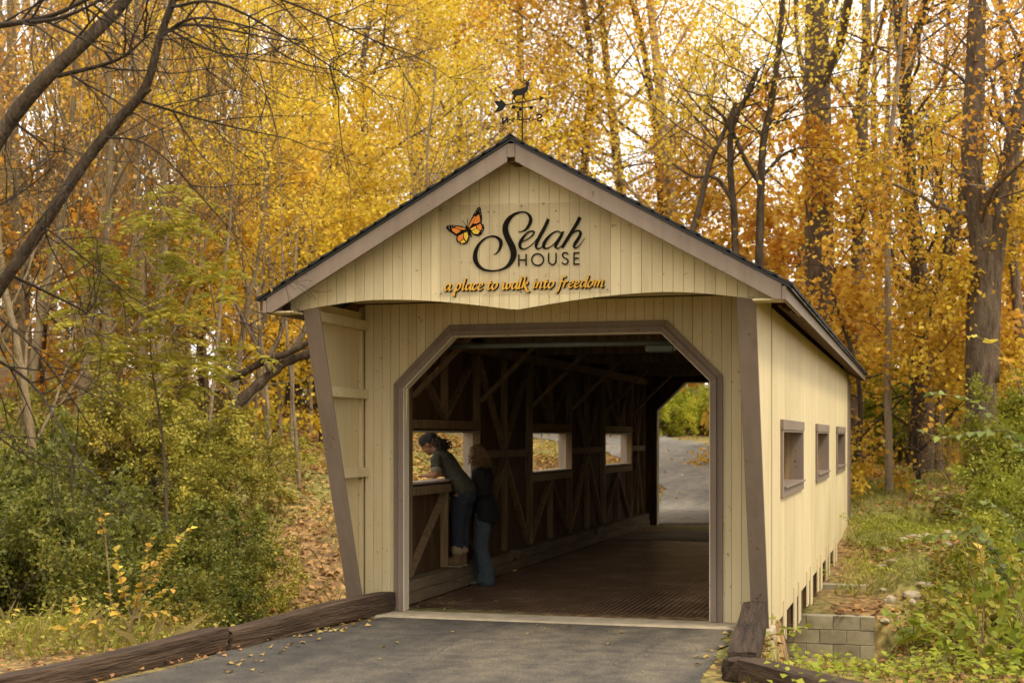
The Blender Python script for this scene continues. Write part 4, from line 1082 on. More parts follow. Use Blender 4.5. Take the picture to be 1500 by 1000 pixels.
for p, r_ in (((-.02, 0, .052), (.108, .090, .078)), ((-.055, 0, .05), (.088, .085, .075)), ((-.012, 0, .015), (.102, .088, .030))):
    ball(bn, mtA @ Vector(p), r_, R(38) - .30)
hat = organic(bn, 'beanie', M['beanie'], pA, .007, 4)
rngh = np.random.RandomState(8)
hb = Buf()
roots = [mtA @ Vector((-.098 + rngh.normal(0, .016), rngh.normal(0, .045), -.035 + rngh.normal(0, .022))) for _ in range(90)]
curls(hb, rngh, roots, .15, .0085, drop=(-.95, 0, -.50), wave=.014)
hb.build('hair', M['hair_dark'], pA, smooth=True)
ey = Buf()
for s in (-1, 1): ball(ey, mtA @ Vector((.081, s * .03, .004)), (.006, .011, .006))
ey.build('eyes', M['eye'], pA, smooth=True)

# --- the one standing behind, looking out past her
pB = tag(empty('person', (-1.585, 2.80, 0), math.pi + .12), 'person with curly brown hair in black cardigan and flared jeans', 'person')
hcB = (.075, 0, 1.478)
bd = Buf()
loft(bd, [(-.03, 0, .78), (-.03, 0, .88), (-.01, 0, .98), (.0, 0, 1.08), (.005, 0, 1.18), (-.005, 0, 1.27), (.0, 0, 1.325)], [.165, .17, .145, .135, .15, .155, .10], [.115, .12, .105, .10, .11, .10, .07])
loft(bd, seg((.005, 0, 1.30), (.045, 0, 1.42), 4), [.055, .05, .048, .05], [.055, .05, .05, .05])
mtB = head_into(bd, hcB, R(6))
LEG = {1: [(-.03, .09, .82), (-.02, .095, .62), (.0, .10, .46), (-.03, .10, .30), (-.06, .10, .09)], -1: [(-.03, -.09, .82), (.0, -.095, .62), (.03, -.10, .46), (.04, -.10, .30), (.05, -.10, .09)]}
ARM = {1: ((-.01, .185, 1.285), (-.055, .245, 1.04), (.13, .14, 1.03)), -1: ((.0, -.185, 1.285), (-.02, -.24, 1.05), (.17, -.12, 1.07))}
for s in (-1, 1):
    loft(bd, LEG[s], [.088, .078, .056, .052, .038], [.095, .082, .058, .056, .04])
    fx = LEG[s][-1][0]
    loft(bd, [(fx - .03, s * .10, .045), (fx + .06, s * .102, .04), (fx + .15, s * .105, .028)], [.034, .04, .034], [.04, .034, .022])
    a_, e_, w_ = ARM[s]
    loft(bd, seg(a_, e_, 5), [.052, .047, .042, .038, .036], [.05, .045, .041, .037, .036], side=(1, 0, 0))
    loft(bd, seg(e_, w_, 5), [.036, .036, .032, .026, .022], [.036, .035, .03, .024, .02], side=(0, 0, 1))
    hand_into(bd, w_, (.75, -s * .6, .1), (.1, -s * .2, -1), -s, curl=.6)
organic(bd, 'body', M['skin_pale'], pB, .0072)
cd = Buf()
loft(cd, [(-.045, 0, .735), (-.045, 0, .80), (-.035, 0, .90), (-.015, 0, 1.0), (-.003, 0, 1.09), (.0, 0, 1.19), (-.008, 0, 1.27), (-.002, 0, 1.335), (.012, 0, 1.365)], [.195, .20, .19, .168, .16, .172, .178, .12, .07], [.148, .15, .142, .128, .122, .128, .122, .09, .066])
for s in (-1, 1):
    a_, e_, w_ = ARM[s]
    loft(cd, [mixp((0, s * .1, 1.29), a_, .6)] + seg(a_, e_, 4) + seg(mixp(e_, w_, .12), mixp(e_, w_, .9), 4), [.066, .07, .066, .06, .056, .054, .048, .044, .043], [.066, .07, .064, .06, .056, .054, .046, .042, .04], side=(0, 0, 1) if False else (1, .1, .3))
organic(cd, 'cardigan', M['cardigan'], pB, .009, 4)
sc = Buf()
loft(sc, [(.095, .03, 1.35), (.118, .035, 1.25), (.128, .04, 1.12)], [.02, .022, .02], [.012, .013, .012]); loft(sc, [(.095, -.03, 1.35), (.118, -.035, 1.25), (.128, -.04, 1.10)], [.02, .022, .02], [.012, .013, .012])
loft(sc, [(.07, .055, 1.345), (.09, .03, 1.355), (.10, 0, 1.35), (.09, -.03, 1.355), (.07, -.055, 1.345)], [.02] * 5, [.016] * 5, side=(0, 0, 1))
organic(sc, 'scarf', M['scarf'], pB, .007, 2)
jn = Buf()
loft(jn, [(-.035, 0, .74), (-.035, 0, .82), (-.03, 0, .90)], [.175, .178, .16], [.13, .132, .115])
for s in (-1, 1):
    L_ = LEG[s]; fx = L_[-1][0]
    loft(jn, [L_[0], mixp(L_[0], L_[1], .6), L_[1], L_[2], mixp(L_[2], L_[3], .6), (fx - .005, s * .10, .16), (fx + .01, s * .10, .035)], [.098, .094, .088, .075, .078, .09, .102], [.11, .102, .094, .08, .084, .10, .118])
organic(jn, 'jeans', M['blue_jeans'], pB, .009, 4)
for s in (-1, 1):
    fx = LEG[s][-1][0]; b2 = Buf()
    loft(b2, [(fx - .05, s * .10, .04), (fx + .05, s * .102, .05), (fx + .13, s * .105, .036), (fx + .175, s * .106, .028)], [.042, .047, .046, .036], [.04, .044, .034, .024])
    organic(b2, 'shoe', M['shoe'], pB, .007, 2)
hb = Buf()
rngh = np.random.RandomState(12)
roots = []
while len(roots) < 210:
    v = rngh.normal(0, 1, 3); v /= np.linalg.norm(v)
    if v[2] < -.35 or (v[0] > .25 and v[2] < .72) : continue
    roots.append(mtB @ Vector((v[0] * .098 - .016, v[1] * .085, v[2] * .098 + .03)))
curls(hb, rngh, roots, .20, .009, drop=(-.12, 0, -1), wave=.017)
hb2 = Buf(); ball(hb2, mtB @ Vector((-.026, 0, .042)), (.100, .088, .092)); ball(hb2, mtB @ Vector((-.055, 0, -.05)), (.075, .088, .12))
hm = organic(hb2, 'hair', M['hair_brown'], pB, .008, 2)
hb.build('curls', M['hair_brown'], hm, smooth=True)
ey = Buf()
for s in (-1, 1): ball(ey, mtB @ Vector((.081, s * .03, .004)), (.006, .011, .006))
ey.build('eyes', M['eye'], pB, smooth=True)

# ------------------------------------------------------------------ vegetation builders
def leaf_cloud(pos, dirs, L, wr, rng, droop=.35, fold=.25):
    """one folded diamond leaf (two triangles) per position"""
    N = len(pos); pos = np.asarray(pos, float)
    d = np.asarray(dirs, float) + rng.normal(0, .55, (N, 3)); d[:, 2] -= droop
    d /= np.linalg.norm(d, axis=1)[:, None] + 1e-9
    nn = rng.normal(0, .7, (N, 3)); nn[:, 2] += .9
    s = np.cross(d, nn); s /= np.linalg.norm(s, axis=1)[:, None] + 1e-9
    up = np.cross(s, d)
    L = np.broadcast_to(L, (N,)) * rng.uniform(.65, 1.25, N)
    mid = pos + d * (L * .45)[:, None]
    V = np.empty((N, 4, 3))
    V[:, 0] = pos; V[:, 2] = pos + d * L[:, None]
    off = s * (L * wr)[:, None]; lift_ = up * (L * wr * fold)[:, None]
    V[:, 1] = mid + off + lift_; V[:, 3] = mid - off + lift_
    F = np.arange(N * 4).reshape(N, 4)
    return V.reshape(-1, 3), F

def unit(v):
    v = np.asarray(v, float); return v / (np.linalg.norm(v) + 1e-9)

def limb(buf, fine, p, d, L, r, depth, rng, sp, tips):
    n = sp['segs'][depth]; pts = [np.array(p, float)]; dirs = [unit(d)]
    dd = unit(d)
    for i in range(n):
        dd = unit(dd + rng.normal(0, sp['wander'][depth], 3) + np.array([0, 0, sp['rise'][depth]]))
        pts.append(pts[-1] + dd * L / n); dirs.append(dd)
    end = sp.get('taper', .3)
    rad = r * (1 - (1 - end) * np.linspace(0, 1, n + 1))
    (buf if depth < sp.get('fine_from', 2) else fine).tube(pts, rad, sp['sides'][depth], cap=False)
    last = len(sp['kids']) - 1
    if depth > last:
        tips.append(pts); return
    if depth == last: tips.append(pts[len(pts) // 2:])
    k = sp['kids'][depth]; k = int(round(k * rng.uniform(.8, 1.2)))
    lo = sp['start'][depth]
    az0 = rng.uniform(0, 6.28)
    for j in range(k):
        t = lo + (1 - lo) * (j + rng.uniform(.2, .8)) / k
        x = t * n; i = min(int(x), n - 1); f = x - i
        q = pts[i] * (1 - f) + pts[i + 1] * f; ax = dirs[i + 1]
        a = az0 + j * 2.4 + rng.normal(0, .4)
        e1 = unit(np.cross(ax, [.31, .2, .93] if abs(ax[2]) < .9 else [1, 0, 0])); e2 = np.cross(ax, e1)
        sp_ang = sp['angle'][depth] * rng.uniform(.75, 1.25)
        cd = ax * math.cos(sp_ang) + (e1 * math.cos(a) + e2 * math.sin(a)) * math.sin(sp_ang)
        rr = r * (1 - (1 - end) * t) * sp['rratio'][depth]
        limb(buf, fine, q, cd, L * sp['lratio'][depth] * (1.15 - .55 * t) * rng.uniform(.75, 1.2), rr, depth + 1, rng, sp, tips)

BASE = dict(segs=[12, 7, 5, 4], wander=[.05, .13, .2, .25], rise=[.02, .05, .03, .0], sides=[10, 6, 4, 3], kids=[15, 6, 4], start=[.25, .25, .2],
            angle=[.95, .75, .7], lratio=[.36, .5, .55], rratio=[.42, .5, .55], taper=.25)
def spec(**k): d = dict(BASE); d.update(k); return d

def tree_meshes(name, seed, H, r, sp, n_leaf, L, wr, spread, trunk=None, lean=(0, 0, 1), droop=.35, bare_low=0.0):
    rng = np.random.RandomState(seed); buf, fine = Buf(), Buf(); tips = []
    limb(buf, fine, (0, 0, -.25), lean, H, r, 0, rng, sp, tips)
    # root flare
    a = buf.mesh(name + '_trunk', True)
    f = fine.mesh(name + '_branches', True) if fine.v else None
    W = np.array([len(t) for t in tips], float) * rng.lognormal(0, .95, len(tips))
    idx = rng.choice(len(tips), n_leaf, p=W / W.sum())
    pos = np.empty((n_leaf, 3)); dr = np.empty((n_leaf, 3))
    u = rng.uniform(0, 1, n_leaf)
    for i, (k, t) in enumerate(zip(idx, u)):
        P = tips[k]; x = t * (len(P) - 1); j = min(int(x), len(P) - 2)
        pos[i] = P[j] + (P[j + 1] - P[j]) * (x - j); dr[i] = P[j + 1] - P[j]
    dr /= np.linalg.norm(dr, axis=1)[:, None] + 1e-9
    pos += rng.normal(0, spread, (n_leaf, 3))
    if bare_low: 
        keep = pos[:, 2] > bare_low; pos, dr = pos[keep], dr[keep]
    V, F = leaf_cloud(pos, dr, L, wr, rng, droop)
    return a, f, np_mesh(name + '_crown', V, F)

PROTO = {}
ORD = 'first second third fourth fifth sixth seventh eighth ninth tenth eleventh twelfth thirteenth fourteenth fifteenth sixteenth seventeenth eighteenth nineteenth twentieth'.split()
def ranked(text, rows):
    """one label per row of (column, distance, ...): its rank from the left among its like"""
    order = sorted(range(len(rows)), key=lambda i: rows[i][0])
    return [text % ORD[order.index(i)] for i in range(len(rows))]
def place_tree(proto, px, d, label, name='tree', scale=1.0, rz=0.0, group=None, leaf=None, barkm=None, tilt=(0, 0), at=None, zs=1.0, dz=0.0):
    a, f, c = PROTO[proto][:3]
    x, y = ground_point(px, d) if at is None else at
    root = empty(name, (x, y, float(hz(x, y)) - .05 + dz), rz)
    root.rotation_euler = (tilt[0], tilt[1], rz); root.scale = (scale, scale, scale * zs)
    tag(root, label, 'tree', group)
    bm_ = barkm or PROTO[proto][3]; lm = leaf or PROTO[proto][4]
    for nm, me, mt in (('trunk', a, bm_), ('branches', f, bm_), ('crown', c, lm)):
        if me is None: continue
        if not me.materials: me.materials.append(mt)
        o = bpy.data.objects.new(nm, me); COL.objects.link(o); o.parent = root
        if o.material_slots[0].material != mt:
            o.material_slots[0].link = 'OBJECT'; o.material_slots[0].material = mt
    return root

def proto(key, *a, bark=None, leaf=None, **k): PROTO[key] = (*tree_meshes(key, *a, **k), bark or M['bark'], leaf or M['leaf_gold'])
proto('full_gold', 11, 17, .24, spec(kids=[20, 7, 5], start=[.14, .2, .15]), 23000, .105, .42, .27)
proto('full_gold_b', 12, 15, .20, spec(kids=[18, 7, 5], start=[.1, .2, .15], angle=[1.05, .8, .7]), 22000, .10, .42, .29)
proto('open_gold', 13, 18, .25, spec(kids=[13, 6, 5], start=[.26, .25, .15], angle=[.75, .7, .7], lratio=[.42, .5, .55]), 10000, .095, .42, .24, bark=M['bark_dark'])
proto('open_gold_b', 14, 17, .19, spec(kids=[11, 6, 5], start=[.3, .25, .15], wander=[.09, .16, .2, .25], angle=[.7, .75, .7], lratio=[.45, .5, .55]), 9000, .095, .42, .26, bark=M['bark_dark'])
proto('bare', 15, 15, .17, spec(kids=[14, 8, 6], start=[.18, .2, .15], angle=[.7, .65, .6], lratio=[.42, .5, .6], rise=[.02, .1, .06, .03]), 900, .11, .4, .15, bark=M['twig'], leaf=M['leaf_brown'])
proto('bare_b', 16, 12, .10, spec(kids=[14, 8, 6], start=[.1, .15, .1], angle=[.6, .6, .6], lratio=[.45, .55, .6], rise=[.02, .12, .08, .03]), 1500, .10, .4, .15, bark=M['twig'], leaf=M['leaf_brown'])
proto('understory', 17, 6.5, .07, spec(kids=[12, 6, 4], start=[.12, .15, .1], angle=[1.2, .8, .7], lratio=[.55, .5, .55], rise=[.02, -.01, -.03, -.05], wander=[.07, .1, .12, .15]), 7000, .125, .45, .17, bark=M['bark_dark'], leaf=M['leaf_orange'])
proto('thin_pole', 18, 14, .075, spec(kids=[8, 5, 4], start=[.5, .2, .15], angle=[.7, .7, .7], lratio=[.3, .5, .55], wander=[.03, .13, .2, .25]), 2600, .11, .42, .2, bark=M['bark_pale'])
proto('big_trunk', 19, 24, .40, spec(kids=[9, 6, 5], start=[.35, .25, .15], angle=[.8, .75, .7], lratio=[.40, .5, .55], wander=[.025, .16, .2, .25], segs=[16, 8, 5, 4], sides=[14, 7, 4, 3]), 4500, .09, .42, .22, bark=M['bark_dark'])

# ------------------------------------------------------------------ woods behind the bridge
G_GOLD = 'golden trees of the woods behind the bridge'
# specific trees first, right side
place_tree('big_trunk', 1197, 36, 'broad straight grey trunk rising behind the right roof slope', 'oak_tree', 1.08, .4, leaf=M['leaf_gold'], barkm=M['bark'])
place_tree('thin_pole', 1303, 30, 'thin pale bare-stemmed tree standing on the grassy rise', 'ash_tree', 1.15, .3, leaf=M['leaf_orange'])
place_tree('open_gold_b', 1264, 35, 'stout brown trunk close beside the far right corner of the bridge', 'maple_tree', 1.15, 2.7, leaf=M['leaf_orange'], barkm=M['bark'])
place_tree('open_gold_b', 1376, 33.5, 'slanting thin trunk leaning across the foot of the dark straight trunk', 'maple_tree', .7, 1.7, tilt=(0, .34), leaf=M['leaf_orange'])
place_tree('open_gold', 1030, 62, 'pale-limbed tree high above the right roof slope', 'sycamore_tree', 1.45, 1.2, tilt=(0, -.12), barkm=M['bark_pale'])
# the heavy forked tree near the right edge, limb by limb
def own_tree(label, px0, d, limbs, n_leaf, leaf, bark_m, seed, name='maple_tree', L=.105, kid=9):
    sc_ = d / 2100.6; rng = np.random.RandomState(seed)
    x0, y0 = ground_point(px0, d); z0 = float(hz(x0, y0))
    t = tag(empty(name, (x0, y0, z0), YAW), label, 'tree')
    q_ = lambda px, py, dy=0: np.array([(px - px0) * sc_, dy, 1.7 + (639.2 - py) * sc_ - z0])
    tb2, fb2 = Buf(), Buf(); tips = []
    sp = spec(kids=[9, 6, 4], start=[.2, .2, .15], segs=[7, 5, 4, 4], sides=[6, 4, 3, 3], angle=[.8, .75, .7], lratio=[.5, .5, .55], wander=[.14, .2, .25, .25], fine_from=0)
    for pts, r0, r1 in limbs:
        P = catmull([q_(*p) for p in pts], 7); R_ = np.linspace(r0, r1, len(P)) * (1 + rng.normal(0, .03, len(P)))
        tb2.tube(P, R_, 12)
        for j in range(kid):
            i_ = rng.randint(int(len(P) * .35), len(P) - 1); ax = unit(P[i_ + 1] - P[i_])
            a_ = rng.uniform(0, 6.28); sd = unit(np.cross(ax, [math.cos(a_), math.sin(a_), .1]))
            limb(fb2, fb2, P[i_], ax * .7 + sd, rng.uniform(2.0, 4.2), r1 * .45, 1, rng, sp, tips)
    tb2.build('trunk', bark_m, t, smooth=True); fb2.build('branches', bark_m, t, smooth=True)
    idx = rng.randint(0, len(tips), n_leaf); pos = np.array([tips[k][rng.randint(len(tips[k]))] for k in idx]) + rng.normal(0, .25, (n_leaf, 3))
    V, F = leaf_cloud(pos, rng.normal(0, 1, (n_leaf, 3)), L, .42, rng)
    link('crown', np_mesh('crown', V, F), leaf, t)
    return t
own_tree('massive dark trunk forking high into two limbs near the right edge', 1440, 28.5, [
    ([(1440, 720), (1438, 600), (1436, 480), (1440, 400), (1436, 330), (1424, 250), (1428, 120), (1432, 0), (1440, -160)], .34, .15),
    ([(1446, 560), (1450, 430), (1462, 330), (1478, 240), (1494, 160), (1510, 80), (1530, -60)], .24, .12)], 4600, M['leaf_orange'], M['bark'], 71)
own_tree('tall dark trunk forking low with sinuous limbs against the bright sky', 1350, 33.5, [
    ([(1352, 730), (1353, 600), (1352, 480), (1345, 380), (1335, 300), (1330, 200), (1322, 90), (1325, -40)], .26, .10),
    ([(1353, 520), (1372, 420), (1395, 330), (1420, 260), (1440, 200)], .15, .06), ([(1328, 150), (1318, 60), (1300, -30)], .12, .07), ([(1325, 120), (1345, 40), (1370, -40)], .13, .07)], 3600, M['leaf_gold'], M['bark_dark'], 72)
own_tree('dark tree with crooked crossing limbs right of the roof ridge', 1085, 31, [
    ([(1078, 660), (1078, 480), (1076, 330), (1070, 250), (1072, 180), (1090, 150), (1110, 100)], 0.094, 0.050),
    ([(1112, 660), (1112, 420), (1114, 300), (1118, 210), (1130, 150), (1142, 60), (1150, -40)], 0.108, 0.050),
    ([(1114, 270), (1092, 235), (1074, 195), (1060, 172), (1035, 150)], 0.065, 0.029), ([(1076, 300), (1050, 262), (1015, 258), (985, 240)], 0.050, 0.022),
    ([(940, 520), (985, 420), (1020, 320), (1040, 240), (1062, 190), (1078, 150)], 0.079, 0.043), ([(1115, 260), (1150, 225), (1185, 215)], 0.043, 0.022)], 3600, M['leaf_gold'], M['bark_dark'], 73)
# orange understory right
ROWS = [(1250, 31, 1.05, .5, 'leaf_orange'), (1330, 37, 1.35, 1.4, 'leaf_orange'), (1180, 42, 1.15, 2.4, 'leaf_gold'), (1400, 41, 1.25, 3.4, 'leaf_orange'), (1290, 43, 1.35, 4.4, 'leaf_gold'), (1455, 36, .8, 5.1, 'leaf_orange'), (1120, 46, 1.1, 5.9, 'leaf_gold'), (1345, 31, .9, 2.9, 'leaf_orange')]
NAMED = ranked('%s from the left of the low orange-leaved young trees between the right trunks', ROWS)
for i, (px, d, sc, rz, lm) in enumerate(ROWS):
    place_tree('understory', px, d, NAMED[i], 'young_tree', sc, rz, 'orange understory trees on the right', leaf=M[lm])
# golden crowns, centre and left
ROWS = [
    (400, 37, 'full_gold', .72, .2, 'leaf_gold'), (430, 40, 'open_gold', .9, 1.3, 'leaf_gold'), (480, 44, 'full_gold', .92, 2.2, 'leaf_gold'), (545, 40, 'full_gold_b', .95, 3.0, 'leaf_yellow'),
    (610, 58, 'full_gold', 1.35, 4.9, 'leaf_yellow'), (690, 64, 'full_gold_b', 1.5, 4.4, 'leaf_yellow'), (780, 66, 'full_gold', 1.55, 5.3, 'leaf_gold'),
    (850, 63, 'full_gold_b', 1.55, 6.0, 'leaf_orange'), (925, 67, 'full_gold', 1.5, .7, 'leaf_gold'), (1000, 66, 'open_gold', 1.35, 1.8, 'leaf_gold'),
    (270, 50, 'open_gold_b', .9, 4.1, 'leaf_gold'), (1150, 60, 'open_gold', 1.1, 4.6, 'leaf_gold'), (1235, 46, 'open_gold_b', 1.0, 3.6, 'leaf_gold')]
NAMED = ranked('%s from the left of the tall golden trees behind the bridge roof', ROWS)
for i, (px, d, pr, sc, rz, lm) in enumerate(ROWS):
    place_tree(pr, px, d, NAMED[i], 'maple_tree', sc, rz, G_GOLD, leaf=M[lm])
# greyish bare trees at the left and the right edge
ROWS = [(-40, 27, 'bare', .95, .3), (40, 31, 'bare', 1.0, 1.4), (110, 27, 'bare_b', 1.05, 2.2), (170, 36, 'bare', 1.05, 3.1), (215, 29, 'bare_b', 1.0, 4.0), (265, 41, 'bare', 1.0, 4.8), (10, 43, 'bare', 1.2, 5.6), (120, 48, 'bare', 1.2, 6.1), (-60, 38, 'bare_b', 1.4, .9),
                                          (330, 27, 'bare_b', .72, 1.9), (20, 24, 'bare_b', .95, 2.6), (150, 25, 'bare_b', .9, .8), (235, 26, 'bare_b', .92, 3.7), (300, 33, 'bare', .8, 1.1), (395, 30, 'bare_b', .85, 5.3), (590, 34, 'bare_b', .8, 2.9), (70, 22, 'bare_b', .8, 5.0), (700, 56, 'bare_b', 1.4, 3.5)]
NAMED = ranked('%s from the left of the leafless grey-tan trees in the woods', ROWS)
for i, (px, d, pr, sc, rz) in enumerate(ROWS):
    place_tree(pr, px, d, NAMED[i], 'bare_tree', sc, rz, 'bare trees in the woods')
ROWS = [(1475, 42, 1.1, 2.0), (1415, 50, 1.2, 4.0), (1500, 35, .95, 5.2), (1300, 52, 1.2, .7), (1270, 60, 1.3, 3.1), (1375, 58, 1.3, 1.5)]
NAMED = ranked('%s from the left of the leafless dark trees at the right edge', ROWS)
for i, (px, d, sc, rz) in enumerate(ROWS):
    place_tree('bare', px, d, NAMED[i], 'bare_tree', sc, rz, 'bare trees at the right edge', barkm=M['bark'])
# slim pale poles on the left slope
ROWS = [(428, 31, .75, .5), (412, 33, .8, 1.5), (398, 29, .62, 2.5), (455, 34, .8, 3.5), (372, 31, .7, 4.5), (298, 25, .6, 5.5), (240, 29, .75, .9), (440, 26, .5, 1.9), (345, 37, .85, 2.9), (160, 26, .65, 3.9)]
NAMED = ranked('%s from the left of the slim pale poles on the left slope', ROWS)
for i, (px, d, sc, rz) in enumerate(ROWS):
    place_tree('thin_pole', px, d, NAMED[i], 'young_tree', sc, rz, 'young pole trees on the left slope', leaf=M['leaf_yellow'])
# orange and gold young growth on the left slope
ROWS = [(60, 34, 1.2, .4, 'leaf_brown'), (140, 38, 1.3, 1.4, 'leaf_brown'), (235, 34, 1.1, 2.4, 'leaf_orange'), (300, 31, .9, 3.4, 'leaf_gold'), (360, 34, 1.0, 4.4, 'leaf_gold'), (430, 38, 1.15, 5.4, 'leaf_yellow'), (490, 40, 1.2, 6.2, 'leaf_yellow'), (-20, 30, 1.1, .8, 'leaf_orange'), (200, 42, 1.4, 2.8, 'leaf_brown'), (470, 33, .75, .2, 'leaf_yellow')]
NAMED = ranked('%s from the left of the low golden young trees left of the bridge', ROWS)
for i, (px, d, sc, rz, lm) in enumerate(ROWS):
    place_tree('understory', px, d, NAMED[i], 'young_tree', sc, rz, 'golden young trees on the left slope', leaf=M[lm])
# beyond the road: seen through the bridge
ROWS = [(890, 64, 1.1, .4, 'leaf_gold'), (1015, 66, 1.0, 1.4, 'leaf_brown'), (1060, 64, 1.0, 2.4, 'leaf_gold'), (965, 70, 1.1, 4.0, 'leaf_brown')]
NAMED = ranked('%s from the left of the tan young trees seen through the bridge', ROWS)
for i, (px, d, sc, rz, lm) in enumerate(ROWS):
    place_tree('understory', px, d, NAMED[i], 'young_tree', sc, rz, 'young trees beyond the road', leaf=M[lm])

# yellow-green tree with long drooping compound leaves, left
rng = np.random.RandomState(31)
buf, fine = Buf(), Buf(); tips = []
limb(buf, fine, (0, 0, -.2), (.05, 0, 1), 5.2, .030, 0, rng, spec(kids=[12, 3], start=[.60, .3], segs=[10, 6, 4], angle=[1.0, .7], lratio=[.30, .55], rise=[.02, -.02, -.08], fine_from=1), tips)
LP, LD = [], []
for P in tips:
    for k in range(5):
        q = P[rng.randint(len(P))] + rng.normal(0, .05, 3)
        d = unit(np.array([rng.normal(), rng.normal(), rng.uniform(-.2, .25)])); p = np.array(q)
        for j in range(11):                      # leaflets in pairs along a drooping stalk
            p = p + d * .055; d = unit(d + np.array([0, 0, -.055])); sd = unit(np.cross(d, [0, 0, 1]))
            LP += [p, p]; LD += [sd * 1.6 + d * .7, -sd * 1.6 + d * .7]
V, F = leaf_cloud(np.array(LP), np.array(LD) * 2.2, .115, .19, rng, .35)
x, y = ground_point(245, 19.5)
t = tag(empty('young_tree', (x, y, float(hz(x, y)))), 'yellow-green young tree with long drooping compound leaves on the left', 'tree')
buf.build('trunk', M['bark'], t, smooth=True); fine.build('branches', M['twig'], t, smooth=True)
link('crown', np_mesh('crown', V, F), M['leaf_sumac'], t)

# old broken tree arching over behind the left portal board
t0 = ground_point(345, 25.5)
t = tag(empty('fallen_tree', (t0[0], t0[1], float(hz(*t0))), YAW), 'thick dark arching limb of a fallen tree left of the portal board', 'tree')
S25 = 25.5 / 2100.6
def lp(px, py, dy=0): return ((px - 345) * S25, dy, 1.7 + (639.2 - py) * S25 - float(hz(*t0)))
fb = Buf()
fb.tube(catmull([lp(322, 640), lp(345, 596), lp(378, 562, .1), (lp(415, 530, .2)), lp(452, 516, .2), lp(500, 488, .3), lp(560, 470, .4)], 6), np.linspace(.115, .06, 37) * (1 + .14 * np.sin(np.arange(37) * 1.7)), 10)
fb.tube(catmull([lp(325, 556, .2), lp(348, 548, .2), lp(388, 527, .1), lp(425, 516, 0), lp(462, 496, -.1), lp(510, 470, -.1)], 6), np.linspace(.08, .045, 31) * (1 + .10 * np.sin(np.arange(31) * 1.3)), 8)
fb.build('trunk', M['bark_dark'], t, smooth=True)
fb = Buf(); rng = np.random.RandomState(6)
for a, b2, c in ((lp(388, 527), lp(362, 478), lp(338, 432)), (lp(392, 525), lp(410, 492), lp(420, 452)), (lp(430, 514), lp(448, 480), lp(452, 440)), (lp(395, 545), lp(380, 500), lp(392, 450)), (lp(350, 590), lp(330, 560), lp(318, 520))):
    P = catmull([a, b2, c], 6); fb.tube(P, np.linspace(.055, .022, len(P)), 6)
    for j in range(7):
        q = P[rng.randint(3, len(P))]; d = unit(rng.normal(0, .6, 3) + np.array([0, 0, .6]))
        pts = [q + d * s_ + rng.normal(0, .05, 3) * s_ for s_ in np.linspace(0, rng.uniform(.5, 1.3), 5)]; fb.tube(pts, np.linspace(.014, .005, 5), 4)
fb.build('branches', M['bark'], t, smooth=True)

# leaning bare tree in the left foreground: two slanting stems with a net of twigs
D0 = 9.0; S9 = D0 / 2100.6
bx, by = ground_point(-190, D0)
t = tag(empty('bare_tree', (bx, by, float(hz(bx, by))), YAW), 'leaning bare tree with two slanting grey stems in the top left corner', 'tree')
def l9(px, py, dy=0): return np.array([(px + 190) * S9, dy, 1.7 + (639.2 - py) * S9 - float(hz(bx, by))])
tb_, fb = Buf(), Buf(); rng = np.random.RandomState(14)
st1 = catmull([l9(-190, 760), l9(-150, 600), l9(-60, 500), l9(10, 405), l9(60, 335), l9(112, 255), l9(165, 185), l9(212, 130), l9(236, 50), l9(262, -20), l9(290, -110)], 8)
st2 = catmull([l9(-185, 700, .1), l9(-130, 400, .2), l9(-60, 260, .2), l9(0, 165, .2), l9(55, 100, .2), l9(112, 40, .25), l9(160, -15, .3), l9(220, -90, .3)], 8)
tb_.tube(st1, np.interp(np.linspace(0, 1, len(st1)), [0, .3, .6, .75, 1], [.10, .040, .034, .026, .019]), 12)
tb_.tube(st2, np.interp(np.linspace(0, 1, len(st2)), [0, .4, .8, 1], [.10, .050, .040, .030]), 12)
for s_ in ((205, 140, 222, 132), (112, 250, 125, 244), (60, 330, 74, 318)):
    tb_.tube([l9(s_[0], s_[1]), l9(s_[2], s_[3], -.02)], [.022, .014], 7)
tb_.build('trunk', M['bark_dark'], t, smooth=True)
def twig(p, d, L, r, depth):
    n = 7; pts = [np.array(p, float)]; dd = unit(d)
    for i in range(n):
        dd = unit(dd + rng.normal(0, .13, 3) * np.array([1, .8, 1]) + np.array([0, 0, -.02])); pts.append(pts[-1] + dd * L / n)
    fb.tube(pts, np.linspace(r, max(r * .35, .0016), n + 1), 5 if depth == 0 else 4, cap=False)
    if depth < 2:
        for j in range(rng.randint(4, 8) if depth == 0 else rng.randint(2, 5)):
            i = rng.randint(1, n); q = pts[i]; ax = unit(pts[i + 1] - pts[i])
            sd = unit(np.cross(ax, [0, 1, 0])) * rng.choice([-1, 1])
            twig(q, ax * .8 + sd * rng.uniform(.4, 1.0) + np.array([0, rng.normal(0, .35), 0]), L * rng.uniform(.35, .65), r * .5, depth + 1)
